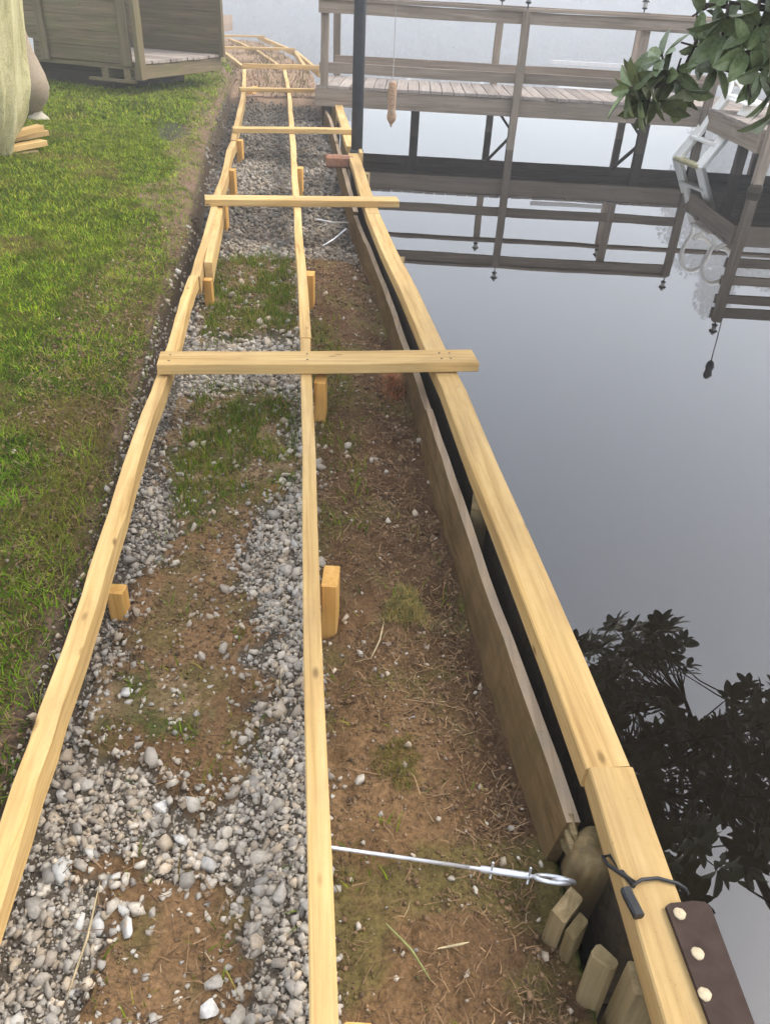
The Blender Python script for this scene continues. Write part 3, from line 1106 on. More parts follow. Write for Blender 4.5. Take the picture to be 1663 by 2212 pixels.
# cross boards
CROSS = [((342, 812), (1032, 805), .125, .040, 0), ((444, 447), (862, 449), .13, .042, 0), ((505, 288), (762, 291), .12, .042, 0),
         ((519, 199), (750, 202), .12, .042, 0), ((526, 148), (692, 152), .05, .07, 0), ((470, 106), (638, 110), .13, .045, 0), ((470, 80), (573, 82), .13, .045, 0)]
for (l, r_, w, t, z) in CROSS:
    a, b = P(*l, z), P(*r_, z)
    d = (b - a).normalized()
    fwd = Vector((-d.y, d.x, 0))
    off = fwd * (w / 2)
    up = Vector((0, 0, t + .0025))
    board('cross_board', a + off + up, b + off + up, w, t, FRESH, frame, seg=8, warp=.0015, ends=.003)
SCREW = plain('dull_screw_head', (0.10, 0.09, 0.08), rough=0.5, metal=0.5)
for (l, r_, w, t, z) in CROSS[:3]:
    a, b = P(*l, z), P(*r_, z)
    d = (b - a).normalized()
    fw = Vector((-d.y, d.x, 0))
    for key, off in (('left', .026), ('mid', .024), ('right', .03), ('right', .065)):
        yy = a.y
        for _ in range(4):
            xx = at_line0(key, yy) + off
            yy = a.y + (xx - a.x) * d.y / d.x
        for f in (.3, .72):
            q = Vector((xx + random.uniform(-.006, .006), yy, t + .0035)) + fw * (w * f)
            lathe('screw', [(.0042, 0), (.0042, .0006), (.001, .0009)], q, SCREW, frame, sides=8)
# stakes that carry the joists
def stake(x, y, z_top, w=.04, d=.09, h=.35, ang=.0, mat=None, name='stake'):
    o = board(name, (x, y, z_top - h), (x, y, z_top), w, d, mat or FRESH_ORANGE, frame, top=False, up=(math.sin(ang), math.cos(ang), 0), seg=3)
    return o


def at_line(key, y, off):
    return float(LX(key, y)) + off


stake(at_line('mid', 1.50, .066), 1.50, -.022, .040, .085)
stake(at_line('mid', 2.66, .070), 2.66, -.022, .042, .085)
stake(at_line('mid', 3.92, .072), 3.92, -.02, .045, .085)
stake(at_line('mid', .43, .064), .46, -.03, .042, .085)
stake(at_line('mid', 6.6, .075), 6.6, -.015, .045, .09)
_c = P(252, 1272, -.12)
stake(_c.x, _c.y, -.12, .045, .04, h=.2)
stake(at_line('left', 3.86, .075), 3.86, -.06, .04, .05, h=.25)
stake(at_line('left', 5.35, .085), 5.35, -.04, .05, .09)
stake(at_line('left', 6.4, .085), 6.4, -.02, .05, .09)
stake(at_line('left', 7.75, .085), 7.75, -.02, .05, .09)
stake(at_line('left', 11.6, .095), 11.9, -.01, .06, .5, h=.3)
# posts standing in the water under the outer beam
for (x, y, zt) in ((.305, 1.935, -.058), (-.02, 4.40, -.058), (-.33, 6.76, -.058), (-.66, 9.2, -.058)):
    board('support_post', (x, y, -.95), (x, y, zt), .09, .09, OLDSEA, frame, top=False, up=(0.12, 1, 0), seg=4)
board('riser_plank', P(527, 222, -.12), P(690, 226, -.12), .04, .20, FRESH_ORANGE, frame)
board('end_post', (at_line('right', 11.6, .02), 11.72, -.5), (at_line('right', 11.6, .02), 11.72, -.002), .10, .10, FRESH, frame, top=False, seg=3)
board('support_post', (.487, .60, -.75), (.487, .60, -.058), .05, .13, OLDSEA, frame, top=False, up=(1, 0, 0), seg=3)

# ------------------------------------------------------------------ old seawall
wall = thing('seawall', (.2, 2, -.4), 'old stained timber seawall plank leaning between the dirt strip and beam', 'seawall')


def sea_pts(y0, y1, z=-.085, n=9):
    return [(float(LX('sea', y)), y, z + .006 * math.sin(7 * y)) for y in np.linspace(y0, y1, n)]


ribbon_board('plank', sea_pts(.885, 2.60), .42, .075, .026, OLDPLANK, wall, cap=OLDCAP)
ribbon_board('plank', sea_pts(2.605, 5.5, -.10), .45, .05, .027, OLDPLANK, wall, cap=OLDCAP)
ribbon_board('plank', sea_pts(5.505, 8.2, -.08), .42, .03, .034, OLDPLANK, wall, cap=OLDCAP)
ribbon_board('plank', sea_pts(8.205, 11.6, -.08), .42, .02, .034, OLDPLANK, wall, cap=OLDCAP)
# added dark boards under the beam, so the gap beside it reads black
for (ya, yb) in ((.70, 2.6), (2.605, 5.0), (5.005, 7.2)):
    ribbon_board('gap_blocker', [(float(LX('right', y)) + .030, y, -.066) for y in np.linspace(ya, yb, 8)], .55, .0, .03, WETWOOD, wall, nz=3)
# splinters of the broken near end
for i, (dy, dz, l) in enumerate(((0, -.004, .035), (.006, -.022, .05), (.004, -.05, .03))):
    y = .885
    x = float(LX('sea', y)) + .008 + .006 * i
    tube('splinter', [(x - .01 * i, y + .02, -.09 + dz), (x - .01 * i + .005, y - l * .5, -.095 + dz), (x - .01 * i + .012, y - l, -.10 + dz - .01)], [.011, .008, .001], OLDSEA, wall, sides=5, smooth=False)

pile = thing('old_piling', (.43, .83, -.6), 'stubby round timber piling at the broken end of the seawall', 'piling')
lathe('shaft', [(.050, -.62), (.050, -.3), (.050, -.14), (.047, -.112), (.040, -.098), (.022, -.094), (.006, -.099)], (.432, .835, 0), OLDPOST, pile, sides=40, wob=.028, axis_tilt=Matrix.Rotation(.10, 4, 'X'))
short = thing('short_plank', (.36, .74, -.5), 'short upright olive plank beside the round piling', 'plank')
board('board', (.350, .742, -.5), (.358, .742, -.115), .03, .062, OLDSEA, short, top=False, up=(.65, .75, 0), seg=3, ends=.008)
board('board', (.372, .715, -.5), (.374, .715, -.135), .022, .045, OLDSEA, short, top=False, up=(.65, .75, 0), seg=3, ends=.01)
stub = thing('plank_stub', (.40, .62, -.4), 'rounded plank stub standing lowest in front of the piling', 'plank')
board('board', (.380, .600, -.55), (.402, .645, -.095), .026, .042, OLDSEA, stub, top=False, up=(.75, -.65, 0), seg=4, ends=.004, ch=.012)
con = thing('concrete_lump', (.43, .55, -.35), 'rough concrete lump between plank stub and outer beam', 'rubble')
bmc = bmesh.new()
rc = np.random.default_rng(8)
for k in range(26):
    v = rc.normal(size=3); v /= np.linalg.norm(v)
    bmc.verts.new(v * np.array([.055, .09, .06]) * rc.uniform(.85, 1.1))
bmesh.ops.convex_hull(bmc, input=bmc.verts)
mec = bpy.data.meshes.new('lump'); bmc.to_mesh(mec); bmc.free()
link('lump', mec, CONCRETE, con, Matrix.Translation((.425, .525, -.25)))

# tie rods
rod = thing('tie_rod', (.15, .82, -.2), 'shiny galvanised tie rod with turnbuckle and eye across the dirt', 'tie rod')
p0, p1 = Vector((-.085, .858, -.165)), Vector((.365, .797, -.135))
dv = (p1 - p0)
tube('rod', [p0, p0 + dv * .62], .0038, STEEL, rod)
tube('rod', [p0 + dv * .60, p0 + dv * .90], .0036, STEEL, rod)
tube('turnbuckle', [p0 + dv * .66, p0 + dv * .67, p0 + dv * .86, p0 + dv * .87], [.003, .0065, .0065, .003], STEEL, rod)
sd = dv.normalized().cross(Vector((0, 0, 1))).normalized()
for f in (.71, .86):
    c = p0 + dv * f
    tube('cotter_pin', [c + Vector((0, 0, .026)), c - Vector((0, 0, .018)) + sd * .004], .0022, STEEL, rod, sides=6)
ec = p0 + dv * .955
ex = dv.normalized()
eye = []
for k in range(20):
    an = 2 * math.pi * k / 20
    eye.append(ec + ex * .032 * math.cos(an) + (sd * .8 + Vector((0, 0, .6))).normalized() * .014 * math.sin(an))
tube('eye', eye, .0042, STEEL, rod, closed=True)
eye2 = []
for k in range(18):
    an = 2 * math.pi * k / 18
    eye2.append(p0 + dv * 1.0 + ex * .018 * math.cos(an) + (sd * .3 + Vector((0, 0, .95))).normalized() * .012 * math.sin(an))
tube('hook', eye2[:14], .004, STEEL, rod)
for lab, a, b in (('thin pale tie wire crossing the far gravel beneath the second cross board', P(685, 474, -.17), P(752, 481, -.12)),
                  ('thin slanting tie wire reaching down to the far gravel', P(694, 533, -.20), P(748, 494, -.12))):
    tw = tube('tie_wire', [a, (a + b) / 2 + Vector((0, 0, -.01)), b], .0055, STEEL, None)
    tag(tw, lab, 'wire')

# black cable tie round the beam
zt = thing('cable_tie', (.44, .72, .01), 'black cable looped around the outer beam with a plastic clip', 'cable')
lp = [P(1372, 1908, .012), P(1345, 1890, .004), P(1312, 1868, -.02), P(1302, 1850, -.03), P(1318, 1848, -.02), P(1345, 1885, .0), P(1368, 1915, .014)]
tube('loop', lp, .0038, BLACKPL, zt)
tube('strap', [P(1366, 1912, .012), P(1385, 1900, .010), P(1420, 1897, .006), P(1462, 1908, .006), P(1480, 1920, .001), P(1484, 1930, -.03)], .003, BLACKPL, zt)
board('clip', P(1352, 1915, .022), P(1382, 1975, .024), .017, .014, BLACKPL, zt, seg=4, ch=.005)

# brown plate with pale bolts
pl = thing('fender_plate', (.52, .6, .01), 'dark brown rubber plate with three pale bolts beside the beam', 'plate')
outl = [(1438, 1956), (1448, 1950), (1500, 1946), (1522, 1948), (1536, 1962), (1580, 2080), (1640, 2240), (1690, 2360), (1600, 2370), (1545, 2240), (1490, 2095)]
top = [P(x, y, .012) for x, y in outl]
n = len(top)
vs = [tuple(v) for v in top] + [(v.x, v.y, .003) for v in top]
pymesh('plate', vs, [tuple(range(n))[::-1], tuple(range(n, 2 * n))] + [(k, (k + 1) % n, n + (k + 1) % n, n + k) for k in range(n)], PLATE, pl)
for (bx, by) in ((1467, 1974), (1506, 2060), (1521, 2148)):
    c = P(bx, by, .012)
    lathe('bolt', [(.0098, 0), (.0098, .0012), (.0075, .0020), (.002, .0024)], c, BOLT, pl, sides=14, wob=.05)

# ------------------------------------------------------------------ loose stones on the dirt
LOOSE = [((275, 2012), .030, 'grey angular stone alone on the bare dirt at lower left'), ((212, 1990), .030, 'pale blocky stone touching the dry stalk on the dirt'),
         ((173, 1985), .026, 'pale oval stone just left of the dry stalk'), ((268, 1968), .020, 'small round pale stone above the grey angular one'),
         ((452, 1862), .030, 'rounded grey stone at the rim of the lower dirt patch'), ((132, 1875), .040, 'largest cream stone beside the left joist'),
         ((352, 1745), .030, 'flat cream stone in the gravel band above the lower dirt patch'), ((275, 1505), .024, 'white stone between left joist and sparse grass'),
         ((455, 2195), .032, 'pale upright stone at the very bottom of the trench'), ((268, 1330), .022, 'pale block stone just below the orange stake stub'),
         ((388, 1812), .026, 'whitest stone in the gravel band')]
for i, (pp, s, lab) in enumerate(LOOSE):
    V, T = STONES[(i * 5 + 2) % len(STONES)]
    c = P(*pp, -.2)
    z = float(height(np.array([c.x]), np.array([c.y]))[0])
    a = random.uniform(0, 6.28)
    s *= .75
    W = V * s
    W = np.stack([W[:, 0] * math.cos(a) - W[:, 1] * math.sin(a), W[:, 0] * math.sin(a) + W[:, 1] * math.cos(a), W[:, 2] * 1.05], 1)
    shade = random.uniform(.95, 1.3)
    colr = np.tile(np.array([(.47, .445, .40)]) * shade, (len(W), 1))
    o = npmesh('stone', W, T, STONE, col=colr)
    o.location = (c.x, c.y, z + s * .38)
    tag(o, lab, 'stone', 'loose stones in the trench')

STRAW = plain('dry_straw', (.50, .39, .22), rough=.8, var=.2)
GSTRAW = plain('green_straw', (.30, .30, .10), rough=.7, var=.2)
for nm, a, b, m, lab in (('dry_stalk', (140, 2142), (218, 1908), STRAW, 'long dry stalk slanting across gravel and lower dirt patch'),
                         ('grass_stalk', (833, 2009), (926, 2142), GSTRAW, 'long yellow green grass stalk lying on the near dirt'),
                         ('dry_twig', (800, 1440), (828, 1365), STRAW, 'pale twig beside the moss cushion'),
                         ('dry_root', (940, 2075), (1010, 2050), STRAW, 'short straw bit near the grass stalk')):
    A, B = P(*a, -.19), P(*b, -.19)
    zz = lambda q: float(height(np.array([q.x]), np.array([q.y]))[0])
    A.z, B.z = zz(A) + .014, zz(B) + .016
    Mi = (A + B) / 2; Mi.z = max(Mi.z, zz(Mi) + .02); Mi.x += .006
    tag(tube(nm, [A, A * .5 + Mi * .5, Mi, B * .5 + Mi * .5, B], [.001, .0022, .0025, .002, .0008], m, None, sides=5), lab, 'straw')

# ------------------------------------------------------------------ block on the seawall, pole, feeder
blk = thing('rotten_block', (-.56, 7.1, -.1), 'reddish rotten wood block lying across the seawall by the pole', 'wood block')
board('log', (-.66, 7.04, .01), (-.44, 7.12, .0), .10, .10, RUSTBLOCK, blk, seg=6, warp=.014, ends=.02, ch=.03)

pole = thing('feeder_pole', (-.43, 7.42, -.6), 'tall dark round pole standing at the water beside the walkway', 'pole')
lathe('shaft', [(.05, -.9), (.05, .6), (.048, 2.6), (.03, 2.64)], (-.43, 7.42, 0), POLE, pole, sides=20)
lathe('collar', [(.056, -.06), (.06, -.05), (.06, .0), (.052, .01)], (-.43, 7.42, 0), POLE, pole, sides=20)
tube('arm', [(-.43, 7.42, 2.45), (-.33, 7.42, 2.55), (-.2, 7.41, 2.55), (-.145, 7.4, 2.48), (-.15, 7.4, 2.45)], .012, POLE, pole)
fd = thing('log_feeder', (-.135, 7.4, .25), 'reddish brown log feeder hanging on a cord beside the pole', 'bird feeder')
lathe('log', [(.016, .235), (.030, .25), (.039, .272), (.039, .30), (.033, .325), (.034, .40), (.037, .47), (.034, .53), (.028, .548), (.008, .555)], (-.138, 7.4, 0), BARKY, fd, sides=14, wob=.06)
lathe('tip', [(.002, .205), (.009, .215), (.016, .237)], (-.138, 7.4, 0), BARKY, fd, sides=10)
tube('cord', [(-.138, 7.4, .55), (-.142, 7.4, 1.2), (-.148, 7.4, 2.46)], .0035, ROPE, fd, sides=6)
lathe('feeding_hole', [(.012, 0), (.012, .003), (.004, .004)], (-.14, 7.353, .33), CONCRETE, fd, sides=10, axis_tilt=Matrix.Rotation(math.pi / 2, 4, 'X'))

# ------------------------------------------------------------------ dock
DZ = .20
FY, BY = 10.52, 11.80
dock = thing('boat_dock', (1, 11, -.4), 'weathered grey timber dock with railings standing in the misty lake', 'dock')
x0, x1 = -1.12, 9.0
k = 0
x = x0
while x < x1:
    board('deck_board', (x + .068, FY - .03 + random.uniform(-.012, .012), DZ), (x + .068, BY + .03, DZ), .130, .03, DECKWOOD, dock, seg=2, warp=.002)
    x += .1385
for y in (FY + .0, BY):
    board('fascia', (x0 - .01, y, DZ - .033), (3.55, y, DZ - .033), .04, .19, GREYWOOD, dock, seg=6)
    board('fascia', (3.552, y, DZ - .033), (x1, y, DZ - .033), .04, .19, GREYWOOD, dock, seg=6)
for y in (FY + .42, FY + .85):
    board('joist', (x0, y, DZ - .034), (x1, y, DZ - .034), .04, .15, WETWOOD, dock, seg=3)
FP = [(-1.02, False), (1.29, True), (2.70, False), (3.57, True), (6.0, True)]
for (px_, deep) in FP:
    yb = FY - .067 if deep else FY + .06
    board('post', (px_, yb, -1.2 if deep else DZ + .002), (px_, yb, 1.05), .09, .09, GREYWOOD, dock, top=False, up=(0, 1, 0), seg=5, warp=.004)
for px_ in (-.98, 1.13, 2.95, 4.9, 7):
    board('post', (px_, BY + .07, -1.2), (px_, BY + .07, 1.05), .09, .09, GREYWOOD, dock, top=False, up=(0, 1, 0), seg=5, warp=.004)
for (px_, y) in ((-1.0, FY + .15), (.1, FY + .6), (2.95, FY + .2), (5, FY + .3)):
    board('pile', (px_, y, -1.2), (px_, y, DZ - .04), .11, .11, WETWOOD, dock, top=False, up=(0, 1, 0), seg=3)
board('brace', (1.13, BY - .02, .0), (1.50, BY - .04, -.42), .09, .03, WETWOOD, dock, top=False)
board('brace', (2.9, BY - .02, .0), (3.3, BY - .04, -.42), .09, .03, WETWOOD, dock, top=False)
for (a, b) in ((-1.08, 1.3), (1.302, 3.60)):
    y = FY - .0
    board('top_rail', (a, y, 1.09), (b, y, 1.085), .14, .036, GREYWOOD, dock, seg=5, warp=.004)
    board('rail_face', (a, y - .021, 1.052), (b, y - .021, 1.047), .036, .12, GREYWOOD, dock, seg=5, warp=.004)
    board('bottom_rail', (a, y - .021 + .05, .44), (b, y - .021 + .05, .435), .036, .11, GREYWOOD, dock, seg=5, warp=.004)
for (a, b) in ((-1.0, 3.0), (3.002, 8.5)):
    board('top_rail', (a, BY + .02, 1.09), (b, BY + .02, 1.09), .14, .036, GREYWOOD, dock, seg=5, warp=.004)
    board('bottom_rail', (a, BY, .44), (b, BY, .44), .036, .10, GREYWOOD, dock, seg=5, warp=.004)
whp = board('white_board', P(1230, 131, .42) * 1.0, P(1372, 138, .42) * 1.0, .03, .05, WHITE, None, seg=2)
whp.matrix_basis = Matrix.Translation((2.35, BY - .08, .5)) @ Matrix.Rotation(0, 4, 'Z')
tag(whp, 'white painted strip leaning along the far dock railing behind the leaves', 'board')

# side platform that comes forward on the right
SX, SY = 3.60, 8.72
plat = thing('swim_platform', (5, 9.5, -.4), 'weathered side platform of the dock reaching forward at the right edge', 'dock')
y = SY
while y < FY - .06:
    board('deck_board', (SX - .02 + random.uniform(-.01, .01), y + .066, DZ - .001), (7.6, y + .066, DZ - .001), .128, .03, DECKWOOD, plat, seg=3)
    y += .137
board('fascia', (SX, SY - .02, DZ - .034), (SX, FY - .024, DZ - .034), .04, .19, GREYWOOD, plat, seg=4)
board('fascia', (SX - .022, SY - .0, DZ - .036), (7.6, SY - .0, DZ - .036), .04, .19, GREYWOOD, plat, seg=6)
for px_ in (SX + .06, 5.6, 7.5):
    board('post', (px_, SY - .068, -1.2), (px_, SY - .068, 1.02), .095, .09, GREYWOOD, plat, top=False, up=(0, 1, 0), seg=5, warp=.005)
for (zt_, h_) in ((.42, .10), (.62, .10), (.83, .10), (1.00, .12)):
    board('rail', (SX, SY - .003, zt_), (7.6, SY - .003, zt_), .034, h_, GREYWOOD, plat, seg=5, warp=.004)
board('pile', (SX + .2, SY + .9, -1.2), (SX + .2, SY + .9, DZ - .04), .1, .1, WETWOOD, plat, top=False, seg=3)
lathe('barnacle_collar', [(.05, -.42), (.068, -.40), (.072, -.35), (.066, -.32), (.05, -.30)], (SX + .06, SY - .068, 0), WETWOOD, plat, sides=12, wob=.08)

# white swimming ladder
lad = thing('swim_ladder', (3.4, 10.3, -.4), 'white plastic swim ladder with looped handles leaning into the water', 'ladder')
LA0, LA1 = Vector((3.36, 10.50, -.40)), Vector((3.74, 10.32, .36))
LB0, LB1 = Vector((3.49, 9.98, -.40)), Vector((3.86, 9.82, .36))
for a, b in ((LA0, LA1), (LB0, LB1)):
    board('side_rail', a, b, .15, .06, WHITEPL, lad, top=False, up=(LB0 - LA0).cross(LA1 - LA0), seg=4, ch=.01)
for f in (.0, .36, .72, .98):
    a, b = LA0.lerp(LA1, max(f, .035)), LB0.lerp(LB1, max(f, .035))
    board('step', a, b, .11 if f else .10, .04, WHITEPL if f else LIMESTAIN, lad, top=False, up=(0, 0, 1), seg=2, ch=.008)
for b1 in (LA1, LB1):
    pts = []
    c = b1 + Vector((.10, .0, .36))
    pts.append(b1 - Vector((.03, 0, .08)))
    pts.append(b1 + Vector((.0, 0, .10)))
    for k in range(15):
        an = math.pi * (1.1 - 1.75 * k / 14)
        pts.append(c + Vector((.18 * math.cos(an), 0, .22 * math.sin(an))))
    pts.append(b1 + Vector((.22, 0, .02)))
    tube('handle', pts, .028, WHITEPL, lad, sides=10)
board('mount_plate', LB1 + Vector((.0, .42, -.03)), LB1 + Vector((.02, -.10, -.03)), .34, .02, WHITEPL, lad)

# lanterns on the posts
def lantern(x, y, z, label):
    t = thing('solar_lantern', (x, y, z), label, 'lantern', 'post lanterns')
    tube('stem', [(x, y, z - .02), (x, y, z + .035)], .008, LANTERN, t, sides=8)
    lathe('base', [(.012, .03), (.035, .04), (.035, .05), (.012, .055)], (x, y, z), LANTERN, t, sides=10)
    lathe('pane', [(.022, .055), (.026, .06), (.028, .105), (.022, .11)], (x, y, z), GLASS, t, sides=8)
    lathe('roof', [(.05, .11), (.046, .12), (.02, .145), (.008, .16), (.003, .165)], (x, y, z), LANTERN, t, sides=12)


lantern(1.29, FY - .067, 1.05 + .045, 'small black lantern on the front dock post nearest the pole')
lantern(3.57, FY - .067, 1.05 + .045, 'small black lantern on the front dock post by the ladder')
lantern(1.13, BY + .07, 1.095, 'small black lantern on the rear dock post behind the bracing')
lantern(2.95, BY + .07, 1.095, 'small black lantern on the rear dock post left of the ladder')
lantern(SX + .06, SY - .068, 1.02, 'small black lantern on the corner post of the side platform')
fl = thing('tassel_rod', (SX + .12, SY - .03, 1.0), 'thin rod with a dark tassel above the side platform, mirrored in the lake', 'rod')
tube('rod', [(SX + .14, SY - .03, .98), (SX + .16, SY - .03, 1.52)], .006, LANTERN, fl, sides=6)
lathe('tassel', [(.004, 1.5), (.035, 1.54), (.05, 1.6), (.04, 1.64), (.052, 1.68), (.03, 1.73), (.004, 1.75)], (SX + .16, SY - .03, 0), LANTERN, fl, sides=8, wob=.15)

# ------------------------------------------------------------------ shed
shed = thing('shed', (-3.4, 10.6, .1), 'mossy plank shed with a raised porch floor beyond the lawn', 'shed')
C0 = Vector((-3.06, 9.86, 0))
e1 = Vector((math.sin(math.radians(18)), math.cos(math.radians(18)), 0))
e2 = Vector((-e1.y, e1.x, 0))
DEP, LEN = 1.84, 4.2


def sp(a, b, z):
    return C0 + e1 * a + e2 * b + Vector((0, 0, z))


# porch floor
k = 0.02
while k < DEP - .05:
    board('floor_board', sp(k + .06, -.02 - random.uniform(0, .02), .385), sp(k + .06, LEN, .385), .115, .03, DECKWOOD, shed, seg=3, warp=.003)
    k += .125
board('floor_beam', sp(0.0, .01, .352), sp(DEP, .01, .352), .05, .145, SHEDWOOD, shed, seg=3)
board('floor_beam', sp(0.03, .04, .352), sp(.03, LEN, .352), .05, .05, SHEDWOOD, shed, seg=3)
for b_ in (.12, .42):
    board('skid_and_light_block', sp(-.02, b_, .31), sp(.5, b_, .31), .09, .11, SHEDWOOD, shed, seg=2)
board('skid_and_light_block', sp(-.03, .02, .205), sp(-.03, .62, .205), .06, .03, SHEDWOOD, shed, seg=2)
board('skid_and_light_block', sp(.9, LEN * .5, .30), sp(1.7, LEN * .5, .30), .12, .3, WETWOOD, shed, seg=2)
board('skid_and_light_block', sp(.30, .55, .30), sp(.30, LEN, .30), .10, .30, WETWOOD, shed, seg=3)  # added dark beam, like the next, to block light under the floor
board('skid_and_light_block', sp(.32, .55, .30), sp(DEP - .1, .55, .30), .10, .30, WETWOOD, shed, seg=3)
# planked side facing the lawn
z = .36
while z < 2.3:
    board('wall_plank', sp(random.uniform(-.006, .006), .06, z + .142), sp(random.uniform(-.006, .006), LEN, z + .142), .024, .1465, SHEDWOOD, shed, seg=2, warp=.0, ch=.008)
    z += .147
for b_, w_ in ((.06, .13), (1.16, .11), (2.6, .11)):
    board('corner_trim', sp(-.03, b_ + .04, .34), sp(-.03, b_ + .04, 2.35), w_, .03, SHEDWOOD, shed, top=False, up=tuple(e1), seg=4)
board('corner_post', sp(.03, -.035, .21), sp(.03, -.035, 2.35), .11, .06, SHEDWOOD, shed, top=False, up=tuple(e2), seg=4)
# front wall behind the porch
z = .385
while z < 2.6:
    board('wall_plank', sp(DEP - .03 + random.uniform(-.006, .006), -.05, z + .147), sp(DEP - .03 + random.uniform(-.006, .006), LEN, z + .147), .024, .1515, SHEDWOOD, shed, seg=2, warp=.0, ch=.008)
    z += .152
board('corner_trim', sp(DEP - .045, -.07, .36), sp(DEP - .045, -.07, 2.6), .05, .06, SHEDWOOD, shed, top=False, up=tuple(e1), seg=4)

# ------------------------------------------------------------------ covered pile at the left edge
tp = thing('covered_stack', (-3.2, 6.3, 0), 'tall stack under a pale yellowish canvas cover at left edge', 'tarp')
def build_canvas():
    nz, na = 40, 96
    prof_z = np.linspace(-.10, 1.7, nz)
    rad = np.interp(prof_z, [-.1, .05, .25, .45, .8, 1.2, 1.7], [.24, .34, .46, .53, .60, .66, .60])
    vs, fs = [], []
    for i, zz in enumerate(prof_z):
        for k_ in range(na):
            an = 2 * math.pi * k_ / na
            fold = .05 * (1 - abs(math.sin(4.5 * an + .9 * math.sin(2.2 * zz)))) ** 1.5 + .018 * math.sin(23 * an + 5 * math.sin(1.7 * zz)) + .02 * math.sin(17 * an + 3 * zz) + .015 * math.sin(5 * an - 4 * zz)
            fold *= .4 + .9 * max(0, 1 - abs(zz - .15))
            hem = .06 * math.sin(3 * an + .7) if i == 0 else 0
            r_ = rad[i] + fold
            vs.append((r_ * math.cos(an) * .95, r_ * math.sin(an) * 1.1, zz + hem))
    for i in range(nz - 1):
        for k_ in range(na):
            k2 = (k_ + 1) % na
            fs.append((i * na + k_, i * na + k2, (i + 1) * na + k2, (i + 1) * na + k_))
    fs.append(tuple((nz - 1) * na + k_ for k_ in range(na)))
    pymesh('canvas', vs, fs, CANVAS, tp, Matrix.Translation((-3.33, 6.2, .02)), smooth=True)


build_canvas()
lum = thing('lumber_offcuts', (-3.0, 6.45, 0), 'short yellow lumber offcuts poking out under the canvas cover', 'lumber')
for (a, b, w, t, m) in (((-3.25, 6.2, .10), (-2.93, 6.75, .17), .09, .04, FRESH), ((-3.2, 6.05, .055), (-2.86, 6.6, .085), .09, .04, FRESH), ((-3.2, 5.95, .015), (-2.86, 6.45, .03), .05, .04, OLDSEA), ((-3.35, 6.4, .06), (-2.98, 6.95, .10), .09, .04, FRESH)):
    board('offcut', a, b, w, t, m, lum, seg=2)
sk = thing('tied_sack', (-3.5, 7.9, .05), 'tan sackcloth bundle tied near the ground behind the canvas', 'sack')
lathe('bundle', [(.06, .085), (.11, .13), (.17, .2), (.205, .30), (.19, .40), (.15, .5), (.11, .6), (.08, .75), (.07, .95)], (-3.49, 7.9, 0), SACK, sk, sides=18, wob=.025)
lathe('tied_end', [(.02, .02), (.10, .035), (.085, .06), (.055, .085), (.05, .10)], (-3.43, 7.9, .0), SACKTIP, sk, sides=14, wob=.08)
wb = board('white_sheet', (-4.22, 9.55, .60), (-4.03, 9.5, .58), .01, .16, WHITE, None, seg=2)
tag(wb, 'small white sheet leaning by the shed above the sack', 'sheet')


# ------------------------------------------------------------------ tree over the water
def leaf_mesh(i):
    r_ = random.Random(70 + i)
    st = [0, .12, .35, .6, .85, 1.0]
    wd = [.02, .14, .21, .215, .13, .0]
    vs, fs = [], []
    bend = r_.uniform(.08, .3)
    for t, w in zip(st, wd):
        zc = -bend * t * t
        vs += [(t, -w, zc + w * .35), (t, 0, zc), (t, w, zc + w * .35)]
    for k_ in range(5):
        a = 3 * k_
        fs += [(a, a + 3, a + 4, a + 1), (a + 1, a + 4, a + 5, a + 2)]
    return vs, fs


LEAFV = [leaf_mesh(i) for i in range(4)]
LEAFME = []
for i, (vs, fs) in enumerate(LEAFV):
    me = bpy.data.meshes.new('leaf')
    me.from_pydata(vs, [], fs)
    me.materials.append(LEAF)
    LEAFME.append(me)

tree = thing('rhododendron_tree', (3.4, -1.6, -.15), 'broad leaved evergreen tree overhanging the water, its branch drooping at top right', 'tree')
LIMBS = [
    [Vector((3.4, -1.6, -.3)), Vector((3.35, -1.2, .6)), Vector((3.2, -.3, 1.6)), Vector((3.0, .8, 2.3)), Vector((2.7, 2.0, 2.7)), Vector((2.5, 3.2, 2.65)), Vector((2.3, 4.0, 2.3))],
    [Vector((3.2, -.3, 1.6)), Vector((2.4, .4, 2.3)), Vector((1.9, 1.5, 2.6)), Vector((1.7, 2.5, 2.55)), Vector((1.7, 3.4, 2.2))],
    [Vector((2.7, 2.0, 2.7)), Vector((3.1, 3.0, 2.9)), Vector((3.2, 4.2, 2.7))],
    [Vector((1.7, 2.5, 2.55)), Vector((1.55, 3.0, 2.1)), Vector((1.40, 3.05, 1.55)), Vector((1.28, 3.02, 1.2))],
]
LR = [.09, .05, .04, .022]
limb_pts = []
trunk = None
for L_, r0 in zip(LIMBS, LR):
    pts = []
    for i in range(len(L_) - 1):
        for f in np.linspace(0, 1, 6)[:-1]:
            pts.append(L_[i].lerp(L_[i + 1], f) + Vector((random.uniform(-.02, .02), random.uniform(-.02, .02), random.uniform(-.015, .015))))
    pts.append(L_[-1])
    rr = [max(.006, r0 * (1 - .85 * i / (len(pts) - 1))) for i in range(len(pts))]
    o = tube('trunk' if trunk is None else 'limb', pts, rr, BARK, tree, sides=8)
    trunk = trunk or o
    limb_pts += [(p, r_) for p, r_ in zip(pts, rr)][6:]


